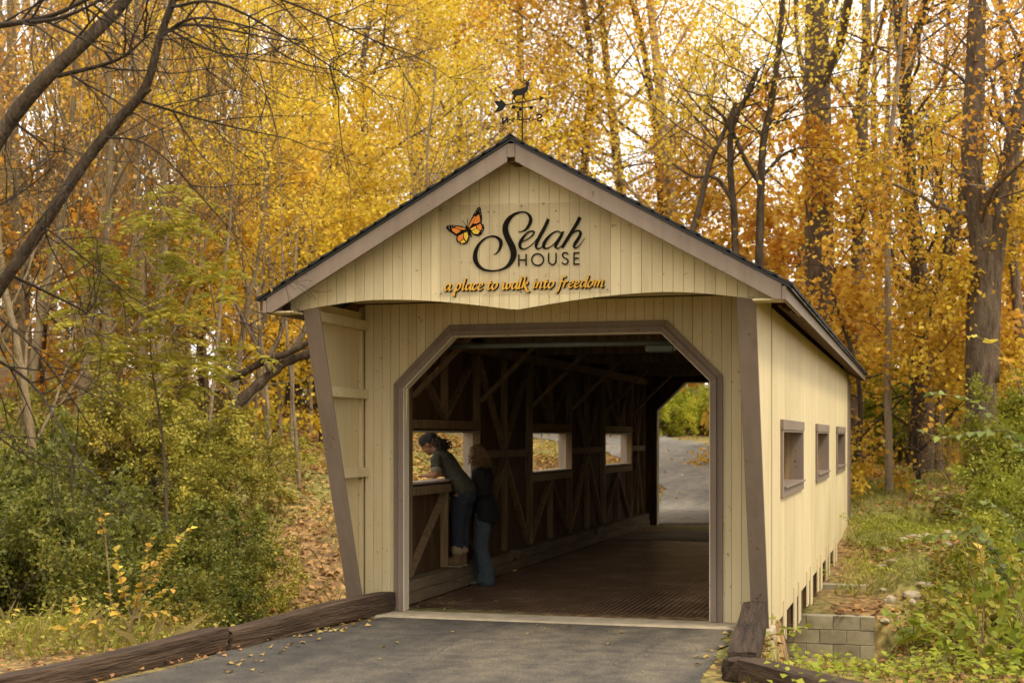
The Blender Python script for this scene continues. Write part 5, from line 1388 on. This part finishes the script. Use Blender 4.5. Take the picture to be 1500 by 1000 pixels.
for a, b2, c, r in ((( 40, 120, .2), (90, 25), (150, 8), .012), ((70, 100, .2), (160, 78), (262, 97), .016), ((236, 50, 0), (290, 40), (380, 12), .014), ((232, 55, 0), (310, 42), (420, 25), .012), ((195, 145, 0), (300, 170), (420, 200), .010),
                   ((30, 20, .2), (100, 30), (180, 20), .016), ((-40, 20, .3), (60, 12), (170, 2), .022), ((10, 400, 0), (70, 440), (140, 470), .010), ((60, 330, 0), (110, 360), (180, 430), .009), ((-60, 500, 0), (40, 560), (190, 680), .013),
                   ((112, 255, 0), (90, 340), (100, 420), .009), ((-20, 450, 0), (60, 520), (130, 640), .010), ((0, 165, .2), (60, 215), (130, 300), .010), ((250, 10, 0), (350, 30), (480, 50), .012), ((256, 0, 0), (380, -10), (560, 15), .012), ((240, 40, 0), (320, 80), (430, 100), .009), ((150, 200, 0), (240, 230), (330, 330), .009), ((-100, 330, .2), (20, 300), (120, 290), .010), ((-80, 560, 0), (-10, 640), (60, 700), .009)):
    P = catmull([l9(*a), l9(*b2, rng.normal(0, .25)), l9(*c, rng.normal(0, .5))], 6)
    fb.tube(P, np.linspace(r, r * .35, len(P)), 6, cap=False)
    for j in range(7):
        i = rng.randint(1, len(P) - 1); ax = unit(P[i + 1] - P[i]); sd = unit(np.cross(ax, [0, 1, 0])) * rng.choice([-1, 1])
        twig(P[i], ax + sd * rng.uniform(.3, 1.0) + np.array([0, rng.normal(0, .3), 0]), rng.uniform(.35, .9), r * .45, 1)
    twig(P[-1], P[-1] - P[-2], .6, r * .4, 0)
fb.build('branches', M['twig_dark'], t, smooth=True)
lv = Buf()
lpz = [l9(rng.uniform(0, 420), rng.uniform(20, 430), rng.normal(0, .3)) for _ in range(40)]
V, F = leaf_cloud(np.array(lpz), np.tile([0, 0, -1.5], (40, 1)), .032, .4, rng, .6)
link('withered_leaves', np_mesh('withered_leaves', V, F), M['leaf_brown'], t)

# ------------------------------------------------------------------ shrubs
def shrub_meshes(name, seed, H, Rw, n_stem, n_leaf, L, wr, arch=.10, shell=.0):
    rng = np.random.RandomState(seed); buf = Buf(); tips = []
    sp = spec(kids=[6, 4], start=[.25, .2], segs=[7, 5, 4], sides=[5, 4, 3], angle=[.6, .7], lratio=[.5, .55], rratio=[.6, .6], wander=[.12, .2, .25], rise=[-arch, -arch, -.05], fine_from=9)
    for i in range(n_stem):
        a = rng.uniform(0, 6.28); o = rng.uniform(0, .3) * Rw
        lean = rng.uniform(.1, 1.0) * Rw / H
        limb(buf, buf, (o * math.cos(a), o * math.sin(a), -.1), (lean * math.cos(a), lean * math.sin(a), 1), H * rng.uniform(.75, 1.15), .014 * H / 2 + .004, 0, rng, sp, tips)
    me = buf.mesh(name + '_stems', True)
    idx = rng.randint(0, len(tips), n_leaf); pos = np.empty((n_leaf, 3)); dr = np.empty((n_leaf, 3))
    for i, k in enumerate(idx):
        P = tips[k]; x = rng.uniform(0, len(P) - 1.001); j = int(x)
        pos[i] = P[j] + (P[j + 1] - P[j]) * (x - j); dr[i] = P[j + 1] - P[j]
    dr /= np.linalg.norm(dr, axis=1)[:, None] + 1e-9
    pos += rng.normal(0, .05 * H / 2, (n_leaf, 3)); pos[:, 2] = np.abs(pos[:, 2])
    V, F = leaf_cloud(pos, dr, L, wr, rng, .25)
    return me, np_mesh(name + '_foliage', V, F)
SH = {}
SH['dense'] = shrub_meshes('dense', 41, 2.6, 1.6, 16, 21000, .078, .36, .12)
SH['dense_b'] = shrub_meshes('dense_b', 42, 2.2, 1.7, 15, 18000, .075, .36, .13)
SH['loose'] = shrub_meshes('loose', 43, 1.7, 1.2, 12, 5200, .075, .36, .10)
SH['low'] = shrub_meshes('low', 44, .9, .9, 16, 4200, .06, .36, .10)
SH['big_leaf'] = shrub_meshes('big_leaf', 46, 1.9, 1.2, 11, 2600, .12, .40, .10)
SH['twiggy'] = shrub_meshes('twiggy', 45, 1.6, 1.1, 16, 1700, .06, .36, .06)
def place_shrub(key, px, d, label, leaf, scale=1.0, rz=0.0, group=None, zs=1.0, name='shrub', at=None, dz=0):
    x, y = ground_point(px, d) if at is None else at
    t = tag(empty(name, (x, y, float(hz(x, y)) - .04 + dz), rz), label, 'shrub', group); t.scale = (scale, scale, scale * zs)
    for nm, me, mt in (('stems', SH[key][0], M['twig'] if key == 'twiggy' else M['bark']), ('foliage', SH[key][1], leaf)):
        if not me.materials: me.materials.append(mt)
        o = bpy.data.objects.new(nm, me); COL.objects.link(o); o.parent = t
        if o.material_slots[0].material != mt:
            o.material_slots[0].link = 'OBJECT'; o.material_slots[0].material = mt
    return t
ROWS = [(0, 13.8, 'dense', .66, .3, 1.0), (70, 15.2, 'dense_b', .86, 1.4, 1.0), (-20, 16.5, 'dense', .86, 2.6, 1.0), (140, 18.0, 'dense', .80, 3.5, .95), (110, 13.8, 'dense_b', .55, 5.0, .9), (215, 19.5, 'dense_b', .84, 4.5, .95), (165, 15.5, 'dense', .55, 1.1, .9), (260, 17.5, 'dense_b', .60, 2.9, .95), (60, 20.5, 'dense_b', .98, .9, 1.05), (-70, 18.0, 'dense_b', 1.0, 2.0, 1.1)]
NAMED = ranked('%s from the left of the dark green shrubs in the left thicket', ROWS)
for i, (px, d, k, sc, rz, zs) in enumerate(ROWS):
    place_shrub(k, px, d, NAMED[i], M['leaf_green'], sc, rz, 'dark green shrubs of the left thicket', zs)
ROWS = [(270, 18.5, 'dense_b', .58, .4, 1.0, 'leaf_olive'), (310, 24, 'dense', .62, 1.2, .9, 'leaf_olive'), (345, 20, 'loose', .65, 2.2, 1.0, 'leaf_olive'), (225, 25, 'dense', .80, 3.2, 1.0, 'leaf_olive'), (380, 27, 'loose', .75, 4.2, .9, 'leaf_olive'), (150, 24, 'dense_b', .95, 5.2, 1.0, 'leaf_olive'), (240, 16, 'loose', .62, .9, .9, 'leaf_olive')]
NAMED = ranked('%s from the left of the olive mottled shrubs behind the left thicket', ROWS)
for i, (px, d, k, sc, rz, zs, lm) in enumerate(ROWS):
    place_shrub(k, px, d, NAMED[i], M[lm], sc, rz, 'olive shrubs on the left slope', zs)
ROWS = [(320, 15.2, 'loose', .50, .5), (385, 15.6, 'twiggy', .55, 1.5), (440, 16.0, 'twiggy', .45, 2.5), (400, 18.5, 'loose', .48, 4.5), (260, 14.8, 'twiggy', .6, 5.5), (360, 14.0, 'low', .6, .2), (420, 14.4, 'low', .5, 1.2), (300, 13.2, 'low', .6, 2.2), (235, 12.6, 'low', .55, 3.2), (465, 15.0, 'low', .42, 4.2)]
NAMED = ranked('%s from the left of the straggly bushes beyond the left timber', ROWS)
for i, (px, d, k, sc, rz) in enumerate(ROWS):
    place_shrub(k, px, d, NAMED[i], M['leaf_olive'], sc, rz, 'straggly bushes beyond the left timber')
ROWS = [(962, 58, 'dense', .85, .4), (985, 60, 'dense_b', .9, 1.4), (1008, 59, 'dense', .8, 2.4), (1032, 60, 'dense_b', .95, 3.2), (1058, 61, 'dense', .85, 4.2), (935, 60, 'dense_b', .85, 5.2)]
NAMED = ranked('%s from the left of the yellow-green bushes beyond the far doorway', ROWS)
for i, (px, d, k, sc, rz) in enumerate(ROWS):
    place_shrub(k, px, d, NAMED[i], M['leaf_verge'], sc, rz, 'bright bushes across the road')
ROWS = [(1275, 39, 'dense', 1.0, .4), (1330, 41, 'dense_b', 1.15, 1.4), (1390, 43, 'dense', 1.2, 2.4), (1240, 42, 'dense_b', 1.2, 3.4), (470, 44, 'dense', 1.2, .8), (520, 46, 'dense', 1.2, 1.9)]
NAMED = ranked('%s from the left of the shaded green bushes at the wood edge', ROWS)
for i, (px, d, k, sc, rz) in enumerate(ROWS):
    place_shrub(k, px, d, NAMED[i], M['leaf_lime'], sc, rz, 'green bushes at the wood edge')
place_shrub('twiggy', 1405, 31, 'rusty brown withered bush at the foot of the right trunks', M['leaf_brown'], 1.0, .7)
ROWS = [(1520, 12.6, 'big_leaf', .62, .4, 1.0), (1565, 12.0, 'big_leaf', .85, 1.4, 1.1), (1535, 15.5, 'big_leaf', .85, 2.4, 1.1), (1510, 18.5, 'big_leaf', .72, 3.4, .95), (1575, 15.0, 'dense', .75, 4.4, 1.1), (1545, 20.5, 'dense_b', .75, 5.4, 1.0), (1480, 26, 'big_leaf', .85, 6.0, 1.0), (1545, 26, 'dense', .95, .9, 1.1)]
NAMED = ranked('%s from the left of the leafy shrubs in the right bank thicket', ROWS)
for i, (px, d, k, sc, rz, zs) in enumerate(ROWS):
    place_shrub(k, px, d, NAMED[i], M['leaf_lime'] if i % 2 else M['leaf_olive'], sc, rz, 'shrubs of the right thicket', zs)
ROWS = [(1325, 17.5, .34, .3), (1395, 16.5, .42, 1.3), (1380, 14.4, .36, 2.3), (1440, 14.0, .45, 3.3), (1460, 16.5, .5, 4.3), (1350, 19, .36, 5.3), (1420, 12.4, .30, .8), (1450, 19.5, .55, 1.9)]
NAMED = ranked('%s from the left of the low bright green bushes on the right bank', ROWS)
for i, (px, d, sc, rz) in enumerate(ROWS):
    place_shrub('low', px, d, NAMED[i], M['leaf_lime'], sc, rz, 'low bushes on the right bank')

# leaf-by-leaf plants: arching sprays near the camera on the right, yellow sapling on the left
def leaf_mesh(name, w=.5, teeth=0):
    """pointed oval blade, unit long, cupped and slightly drooping"""
    prof = [(0, .0), (.12, .55), (.3, .95), (.5, 1.0), (.7, .72), (.88, .3), (1, 0)]
    V = []; F = []
    for i, (t, h) in enumerate(prof):
        z = -.16 * t * t; hh = h * w / 2
        V += [(t, hh, z + hh * .35), (t, 0, z), (t, -hh, z + hh * .35)]
    for i in range(len(prof) - 1):
        b = i * 3; F += [(b, b + 1, b + 4, b + 3), (b + 1, b + 2, b + 5, b + 4)]
    return np_mesh(name, V, F, smooth=True)
LM = {'oval': leaf_mesh('oval_leaf', .52), 'broad': leaf_mesh('broad_leaf', .8), 'long': leaf_mesh('long_leaf', .34)}
def spray(label, base, stems, leaf, size, mat, seed, name='leafy_shrub', pairs=True, stem_r=.006, group=None, cat='shrub', step=.085, bare=.35):
    """stems: list of point lists relative to base; leaves are separate children set along each stem"""
    rng = np.random.RandomState(seed)
    t = tag(empty(name, base), label, cat, group); bf = Buf()
    me = LM[leaf]
    for st_ in stems:
        P = catmull(st_, 8); bf.tube(P, np.linspace(stem_r, stem_r * .35, len(P)), 5)
        L = np.r_[0, np.cumsum(np.linalg.norm(np.diff(P, axis=0), axis=1))]
        s = L[-1] * bare; side = 1
        while s < L[-1]:
            i = min(np.searchsorted(L, s), len(P) - 1); i = max(i, 1)
            ax = unit(P[i] - P[i - 1]); sd = unit(np.cross(ax, [0, 0, 1]))
            for q in ((1, -1) if pairs else (side,)):
                d = unit(ax * .55 + sd * q * rng.uniform(.7, 1.1) + np.array([0, 0, rng.uniform(-.45, .1)]))
                up = unit(np.array([0, 0, 1.0]) + rng.normal(0, .35, 3)); yv = unit(np.cross(up, d)); zv = np.cross(d, yv)
                o = bpy.data.objects.new('leaf', me); COL.objects.link(o); o.parent = t
                k = size * rng.uniform(.65, 1.2) * (1 - .35 * s / L[-1])
                mw = Matrix(((d[0] * k, yv[0] * k, zv[0] * k, P[i][0]), (d[1] * k, yv[1] * k, zv[1] * k, P[i][1]), (d[2] * k, yv[2] * k, zv[2] * k, P[i][2]), (0, 0, 0, 1)))
                o.matrix_local = mw
                if not me.materials: me.materials.append(mat)
                if o.material_slots[0].material != mat: o.material_slots[0].link = 'OBJECT'; o.material_slots[0].material = mat
            side = -side; s += step * rng.uniform(.75, 1.25)
    bf.build('stem', M['twig'], t, smooth=True)
    return t
def ctr(px, py, d):   # world point seen at that place of the photo, d metres ahead
    u = (px - 750) / 2100.6; x, y = ground_point(px, d); return np.array([x, y, 1.7 + (639.18 - py) / 2100.6 * d])
def stems_from(base, pts, d):
    b0 = np.array(base); out = []
    for st_ in pts: out.append([tuple(ctr(px, py, d + (q[0] if q else 0)) - b0) for (px, py, *q) in st_])
    return out
def base_at(px, d): x, y = ground_point(px, d); return (x, y, float(hz(x, y)))
b = base_at(1545, 10.8)
spray('tall arching spray of green leaves hanging in from the right edge', b, stems_from(b, [[(1545, 900), (1530, 760), (1500, 665), (1462, 618), (1420, 585), (1362, 574)], [(1540, 850), (1520, 720), (1490, 640), (1440, 632), (1380, 640), (1352, 632)]], 10.8), 'oval', .17, M['leaf_big'], 1)
b = base_at(1520, 11.6)
spray('bluish green leafy spray over the creek bank with round leaves', b, stems_from(b, [[(1520, 960), (1480, 860), (1430, 770), (1380, 735), (1345, 705)], [(1510, 950), (1470, 830), (1440, 790), (1400, 780), (1362, 788)], [(1525, 930), (1510, 820), (1480, 760), (1445, 735)]], 11.6), 'broad', .155, M['leaf_big'], 2)
b = base_at(1440, 10.6)
spray('pale green weedy plant with long leaves near the bottom right corner', b, stems_from(b, [[(1440, 985), (1430, 930), (1400, 880), (1395, 850)], [(1455, 990), (1465, 920), (1480, 880)], [(1445, 990), (1410, 950), (1375, 925), (1355, 905)], [(1460, 990), (1490, 940), (1510, 910)]], 10.6), 'long', .20, M['leaf_lime'], 3, name='weed', step=.06, bare=.25, cat='plant')
b = base_at(1330, 11.4)
spray('broad-leaved green plant standing in front of the block wall', b, stems_from(b, [[(1330, 960), (1318, 915), (1295, 890)], [(1335, 960), (1340, 905), (1345, 880)], [(1338, 960), (1365, 915), (1385, 900)]], 11.4), 'broad', .17, M['leaf_lime'], 4, name='weed', step=.06, bare=.2, cat='plant')
b = base_at(1435, 12.2)
spray('thin bare sprig carrying a few big yellow leaves on the right bank', b, stems_from(b, [[(1440, 960), (1425, 850), (1405, 790), (1375, 782)], [(1440, 940), (1440, 840), (1430, 790), (1420, 785)]], 12.2), 'broad', .155, M['leaf_big_gold'], 5, name='sapling', step=.16, bare=.7, cat='plant')
b = base_at(1530, 10.2)
spray('twig of withering yellow leaves at the upper right edge', b, stems_from(b, [[(1540, 800), (1520, 640), (1470, 520), (1425, 490)]], 10.2), 'broad', .15, M['leaf_big_gold'], 6, name='sapling', step=.13, bare=.72, cat='plant')
b = base_at(185, 11.4)
spray('yellow-leaved sapling standing just beyond the left timber', b, stems_from(b, [[(185, 940), (200, 880), (222, 830), (262, 785), (285, 772)], [(190, 930), (205, 860), (218, 800), (222, 785)], [(195, 915), (180, 860), (172, 820), (170, 800)], [(195, 900), (230, 870), (258, 860)], [(192, 920), (170, 890), (160, 870)], [(198, 890), (240, 820), (250, 800)], [(197, 905), (232, 895), (262, 905)]], 11.4), 'oval', .125, M['leaf_big_gold'], 7, name='sapling', pairs=True, step=.06, bare=.25, cat='plant')
b = base_at(150, 12.0)
spray('sprig with a tuft of pale yellow leaves before the dark thicket', b, stems_from(b, [[(165, 930), (160, 850), (152, 780), (146, 745)], [(165, 920), (156, 800), (150, 765), (156, 752)]], 12.0), 'oval', .15, M['leaf_big_gold'], 8, name='sapling', step=.08, bare=.8, cat='plant')
b = base_at(110, 11.2)
spray('low yellowish weed left of the yellow sapling', b, stems_from(b, [[(112, 935), (110, 900), (108, 875), (112, 868)], [(112, 935), (90, 918), (66, 918)], [(112, 935), (130, 910), (150, 915)]], 11.2), 'oval', .13, M['leaf_big_gold'], 9, name='weed', step=.05, bare=.3, cat='plant')
for px, py, d, lab, sd in ((502, 912, 13.2, 'small green weed growing out of the left timber', 10), (1152, 940, 11.3, 'leafy green weed between the right timbers and the siding', 11)):
    w0 = tuple(ctr(px, py, d)); k = 1 if sd == 10 else 2.2
    spray(lab, w0, [[(0, 0, 0), (-.02 * k, 0, .05 * k), (-.05 * k, 0, .09 * k)], [(0, 0, 0), (.02 * k, 0, .04 * k), (.07 * k, 0, .06 * k)], [(0, 0, 0), (.0, -.02 * k, .05 * k), (.02 * k, -.03 * k, .07 * k)]], 'oval', .055 * k, M['leaf_lime'], sd, name='weed', step=.03 * k, bare=.3, stem_r=.003, cat='plant')

# ferns on the bank beside the siding
def fern(label, px, d, n, L, seed, dz=.0):
    rng = np.random.RandomState(seed); x, y = ground_point(px, d)
    t = tag(empty('fern', (x, y, float(hz(x, y)) + dz)), label, 'fern')
    for i in range(n):
        a = 6.28 * i / n + rng.uniform(-.3, .3); c_, s_ = math.cos(a), math.sin(a)
        V = []; F = []
        m_ = 16
        for k in range(m_):
            u = k / (m_ - 1); r_ = L * u; z = L * (.55 * math.sin(u * 2.2) - .12 * u)
            w = .30 * L * math.sin(math.pi * min(1, .12 + .88 * (1 - u))) * .55
            p = np.array([c_ * r_, s_ * r_, z]); sd = np.array([-s_, c_, 0])
            for q in (1, -1):
                b0 = len(V); f = np.array([c_, s_, 0]) * .022
                V += [p - f * .55, p + f * .55, p + sd * q * w + f * 1.4 + np.array([0, 0, -.02 - .15 * w])]
                F.append((b0, b0 + 1, b0 + 2))
        link('frond', np_mesh('frond', V, F), M['leaf_lime'], t)
fern('bright fern beside the dark block step under the siding', 1236, 20.0, 9, .8, 1, .25)
fern('fern higher on the bank near the far corner of the siding', 1262, 24.0, 8, .7, 2, .2)
fern('fern among pale stones right of the block wall', 1290, 21.0, 8, .75, 3, .15)

# stones on the bank
rng = np.random.RandomState(77)
for i in range(34):
    px, d = rng.uniform(1262, 1400), rng.uniform(19, 24)
    x, y = ground_point(px, d); s_ = rng.uniform(.05, .13)
    bm = bmesh.new(); bmesh.ops.create_icosphere(bm, subdivisions=2, radius=1)
    sc3 = rng.uniform(.6, 1.2, 3) * s_
    for v in bm.verts:
        k = 1 + .18 * math.sin(v.co.x * 3 + i) + .15 * math.sin(v.co.y * 4 + i * 2) + .1 * math.sin(v.co.z * 5)
        v.co = Vector((v.co.x * sc3[0] * k, v.co.y * sc3[1] * k, v.co.z * sc3[2] * .7 * k))
    me = bpy.data.meshes.new('stone'); bm.to_mesh(me); bm.free()
    o = link('stone', me, M['concrete'] if i % 3 else M['block'], loc=(x, y, float(hz(x, y)) + s_ * .25)); o.rotation_euler = (0, 0, rng.uniform(0, 6))
    tag(o, 'pale rounded stone lying among leaves on the right bank', 'stone', 'stones on the right bank')

# ------------------------------------------------------------------ ground cover
def scatter(name, N, region, L, wr, mat, seed, mode='leaf', keep=None):
    rng = np.random.RandomState(seed); P = []
    while sum(len(p) for p in P) < N:
        xy = region(rng, N)
        if keep is not None: xy = xy[keep(xy[:, 0], xy[:, 1], rng)]
        P.append(xy)
    xy = np.concatenate(P)[:N]; z = hz(xy[:, 0], xy[:, 1])
    pos = np.column_stack([xy, z + .012])
    if mode == 'leaf':
        a = rng.uniform(0, 6.28, N); d = np.column_stack([np.cos(a), np.sin(a), rng.normal(.1, .25, N)])
        d /= np.linalg.norm(d, axis=1)[:, None]
        nn = np.column_stack([rng.normal(0, .35, N), rng.normal(0, .35, N), np.ones(N)])
        s = np.cross(d, nn); s /= np.linalg.norm(s, axis=1)[:, None]; up = np.cross(s, d)
        L_ = L * rng.uniform(.5, 1.3, N)
        V = np.empty((N, 4, 3)); V[:, 0] = pos; V[:, 2] = pos + d * L_[:, None]
        mid = pos + d * (L_ * .45)[:, None]; off = s * (L_ * wr)[:, None]; up = up * (L_ * .18)[:, None]
        V[:, 1] = mid + off + up; V[:, 3] = mid - off + up
        V[:, :, 2] += rng.uniform(0, .03, N)[:, None]
    else:
        a = rng.uniform(0, 6.28, N); L_ = L * rng.uniform(.4, 1.3, N)
        lean = rng.uniform(.1, .75, N)
        d = np.column_stack([np.cos(a) * lean, np.sin(a) * lean, np.ones(N)]); d /= np.linalg.norm(d, axis=1)[:, None]
        s = np.column_stack([-np.sin(a), np.cos(a), np.zeros(N)]); w = (L_ * wr)[:, None]
        V = np.empty((N, 4, 3)); V[:, 0] = pos - s * w; V[:, 1] = pos + s * w
        V[:, 2] = pos + d * L_[:, None] * .6 + s * w * .8; V[:, 3] = pos + d * L_[:, None] + np.column_stack([np.cos(a), np.sin(a), -np.ones(N) * .5]) * (L_ * lean * .35)[:, None]
    return tag(link(name, np_mesh(name, V.reshape(-1, 3), np.arange(N * 4).reshape(N, 4)), mat), kind='stuff')
def road_clear(x, y):
    rx = np.interp(y, [-14, -5, 0, 14.5, 22, 29, 36, 43, 52], [2.6, .15, .05, 0, -.6, -2.6, -5.4, -9, -17])
    hw = np.interp(y, [-14, -6, -2, 0, 14.5, 18, 24, 60], [3.6, 2.35, 1.85, 2.05, 2.05, 2.0, 2.4, 2.9])
    return np.abs(x - rx) > hw
def box_r(x0, x1, y0, y1): return lambda rng, n: np.column_stack([rng.uniform(x0, x1, n), rng.uniform(y0, y1, n)])
def patch(x, y, s=0.0): return .5 + .5 * np.sin(x * .9 + s + 1.3 * np.sin(y * .5 + s)) * np.sin(y * .8 - s + np.sin(x * .6))
ok = lambda x, y, rng: road_clear(x, y)
scatter('leaf_litter', 26000, box_r(-16, -2, 4, 30), .105, .40, M['litter'], 1, keep=ok)
scatter('leaf_litter', 9000, box_r(-14, 1.5, 13, 40), .11, .40, M['litter_gold'], 2, keep=ok)
scatter('leaf_litter', 9000, box_r(1.9, 6, -4.5, 3), .060, .40, M['litter'], 3, keep=lambda x, y, r: road_clear(x, y) & (patch(x * 2.2, y * 2.2, 3) > r.uniform(-.1, .8, len(x))))
scatter('leaf_litter', 9000, box_r(2, 9, 3, 30), .10, .40, M['litter'], 4, keep=lambda x, y, r: road_clear(x, y) & (patch(x, y, 1) < r.uniform(.0, .6, len(x))))
scatter('leaf_litter', 5000, box_r(-6, -1.9, -5, 5), .045, .40, M['litter'], 5, keep=ok)
scatter('grass', 34000, box_r(1.5, 9, 8.5, 32), .12, .05, M['grass'], 6, 'grass', keep=lambda x, y, r: road_clear(x, y) & (patch(x, y, 1) > r.uniform(.1, .7, len(x))))
scatter('grass', 18000, box_r(-16, .5, 9, 42), .12, .05, M['grass'], 7, 'grass', keep=lambda x, y, r: road_clear(x, y) & (patch(x, y, 4) > r.uniform(.15, .8, len(x))))
scatter('grass', 7000, box_r(-5.5, -2.2, -5.2, 1.5), .14, .030, M['grass'], 8, 'grass', keep=lambda x, y, r: road_clear(x, y) & (x < -2.3 + .13 * np.minimum(y, 0)) & (patch(x * 2, y * 2, 2) > r.uniform(.1, .8, len(x))))
scatter('grass', 6000, box_r(2.0, 6, -4.8, 3), .10, .030, M['grass'], 9, 'grass', keep=lambda x, y, r: road_clear(x, y) & ((x > 3.2) | (y < -1.2)) & (patch(x * 2, y * 2, 5) > r.uniform(.2, .9, len(x))))
scatter('dry_stalks', 3500, box_r(-9, -2.0, -3, 9), .26, .012, M['dry_grass'], 10, 'grass', keep=lambda x, y, r: road_clear(x, y) & (x < -2.3))
scatter('undergrowth', 15000, box_r(-9, -2.1, -3.5, 5), .055, .38, M['leaf_olive'], 11, keep=lambda x, y, r: road_clear(x, y) & (patch(x, y, 7) > r.uniform(.0, .8, len(x))))
scatter('undergrowth', 9000, box_r(2.3, 7, -4, 14), .06, .40, M['leaf_lime'], 12, keep=lambda x, y, r: road_clear(x, y) & ((x > 3.25) | (y > 9.6) | (y < -1.6)) & (patch(x * 1.4, y * 1.4, 9) > r.uniform(.1, .9, len(x))))
for o in bpy.data.objects:                        # raise the undergrowth leaves into ankle-high tufts
    if o.name.startswith('undergrowth'):
        n_ = len(o.data.vertices); co = np.empty(n_ * 3, dtype=np.float32); o.data.vertices.foreach_get('co', co); co = co.reshape(-1, 4, 3)
        rr = np.random.RandomState(3).uniform(0, 1, len(co)); q = patch(co[:, 0, 0] * 3, co[:, 0, 1] * 3, 1)
        co[:, :, 2] += (rr * q * .38)[:, None]; o.data.vertices.foreach_set('co', co.ravel()); o.data.update()

# fallen leaves lying on the pavement, the road and the bridge floor: thin singles
def floor_leaves(name, pts, L, mat, seed):
    rng = np.random.RandomState(seed); N = len(pts); pos = np.array(pts, float)
    a = rng.uniform(0, 6.28, N); d = np.column_stack([np.cos(a), np.sin(a), rng.normal(.0, .1, N)]); s = np.column_stack([-np.sin(a), np.cos(a), rng.normal(0, .25, N)])
    L_ = L * rng.uniform(.6, 1.3, N); V = np.empty((N, 4, 3)); V[:, 0] = pos; V[:, 2] = pos + d * L_[:, None]
    V[:, 1] = pos + d * (L_ * .45)[:, None] + s * (L_ * .4)[:, None] + np.column_stack([np.zeros(N), np.zeros(N), L_ * .2]); V[:, 3] = pos + d * (L_ * .5)[:, None] - s * (L_ * .4)[:, None] + np.column_stack([np.zeros(N), np.zeros(N), L_ * .15])
    return tag(link(name, np_mesh(name, V.reshape(-1, 3), np.arange(N * 4).reshape(N, 4)), mat), kind='stuff')
rng = np.random.RandomState(9)
pts = [(rng.uniform(-1.65, -1.2), rng.uniform(.3, 1.4), .008) for _ in range(26)] + [(rng.uniform(-1.5, 1.5), rng.uniform(.2, 9), .006) for _ in range(26)] + [(rng.uniform(-1.75, 1.8), rng.uniform(-4, -.5), .018) for _ in range(16)]
pts += [(-1.95 + rng.normal(.18, .08) + .10 * yy * -.6, yy, .02) for yy in rng.uniform(-3.8, -.4, 60)] + [(1.75 + rng.normal(0, .09), yy, .02) for yy in rng.uniform(-3, -.5, 40)]
floor_leaves('fallen_leaves', pts, .05, M['litter_gold'], 1)
pts = []
while len(pts) < 110:
    y = rng.uniform(15, 45); x = np.interp(y, [14.4, 22, 29, 36, 43, 52], [0, -.6, -2.6, -5.4, -9, -17]) + rng.uniform(-2, 2)
    pts.append((x, y, float(hz(x, y)) + .04))
floor_leaves('fallen_leaves', pts, .12, M['litter_gold'], 2)

# far woods closing the view: one mass of distant stems and leaf clouds
rng = np.random.RandomState(55); fb = Buf()
cent = []
for i in range(230):
    a = rng.uniform(-.50, .42); d = rng.uniform(66, 120)
    x = CAM.x + d * math.sin(a - YAW + .03); y = CAM.y + d * math.cos(a - YAW + .03)
    z = float(hz(x, y)); H = rng.uniform(6, 12) * (1 if a < .1 else .62); r = rng.uniform(.10, .28)
    fb.tube([(x, y, z - .3), (x + rng.normal(0, .2), y, z + H * .5), (x + rng.normal(0, .5), y, z + H)], [r, r * .7, r * .25], 5, cap=False)
    for k in range(5):
        zz = z + H * rng.uniform(.25, .9); b_ = np.array([x, y, zz]); d2 = unit([rng.normal(), rng.normal(), rng.uniform(.3, 1)])
        fb.tube([b_, b_ + d2 * 1.6, b_ + d2 * 3 + np.array([0, 0, .5])], [r * .35, r * .25, r * .1], 4, cap=False)
        cent.append(b_ + d2 * 2.6)
fw_ = fb.mesh('far_woods_stems', True)
tag(link('far_woods_stems', fw_, M['bark']), kind='stuff')
cent = np.array(cent); idx = rng.randint(0, len(cent), 60000)
pos = cent[idx] + rng.normal(0, 1.25, (60000, 3)) * np.array([1, 1, .8])
V, F = leaf_cloud(pos, rng.normal(0, 1, (60000, 3)), .21, .42, rng)
tag(link('far_woods', np_mesh('far_woods', V, F), M['leaf_brown']), kind='stuff')
n_ = 40000; low = cent[rng.randint(0, len(cent), n_)].copy(); low[:, :2] += rng.normal(0, 4, (n_, 2)); low[:, 2] = hz(low[:, 0], low[:, 1]) + np.abs(rng.normal(0, 1.3, n_))
V, F = leaf_cloud(low, rng.normal(0, 1, (n_, 3)), .2, .42, rng)
tag(link('far_undergrowth', np_mesh('far_undergrowth', V, F), M['leaf_brown']), kind='stuff')

# the woods go on behind the viewer, unseen, added to block low sky light
rng = np.random.RandomState(91); fb = Buf(); cent = []
for i in range(60):
    a = rng.uniform(.62, 2 * math.pi - .62); d = rng.uniform(15, 42)
    x, y = CAM.x - d * math.sin(a + YAW), CAM.y + d * math.cos(a + YAW)
    if -3 < x < 9 and y < -12: continue
    if y > 2 and abs(x) < 12: continue
    z = float(hz(x, y)); H = rng.uniform(11, 17); r = rng.uniform(.14, .3)
    fb.tube([(x, y, z - .3), (x + rng.normal(0, .2), y, z + H * .5), (x + rng.normal(0, .5), y, z + H)], [r, r * .7, r * .25], 6, cap=False)
    for k in range(16):
        b_ = np.array([x, y, z + H * rng.uniform(.2, .95)]); d2 = unit([rng.normal(), rng.normal(), rng.uniform(.1, .8)])
        fb.tube([b_, b_ + d2 * 1.4, b_ + d2 * 2.8], [r * .35, r * .25, r * .1], 4, cap=False); cent.append(b_ + d2 * 2.2)
tag(link('surrounding_woods_stems', fb.mesh('surrounding_woods_stems', True), M['bark']), kind='stuff')
cent = np.array(cent); n_ = 85000; pos = cent[rng.randint(0, len(cent), n_)] + rng.normal(0, .9, (n_, 3))
V, F = leaf_cloud(pos, rng.normal(0, 1, (n_, 3)), .26, .42, rng)
tag(link('surrounding_woods', np_mesh('surrounding_woods', V, F), M['leaf_gold']), kind='stuff')
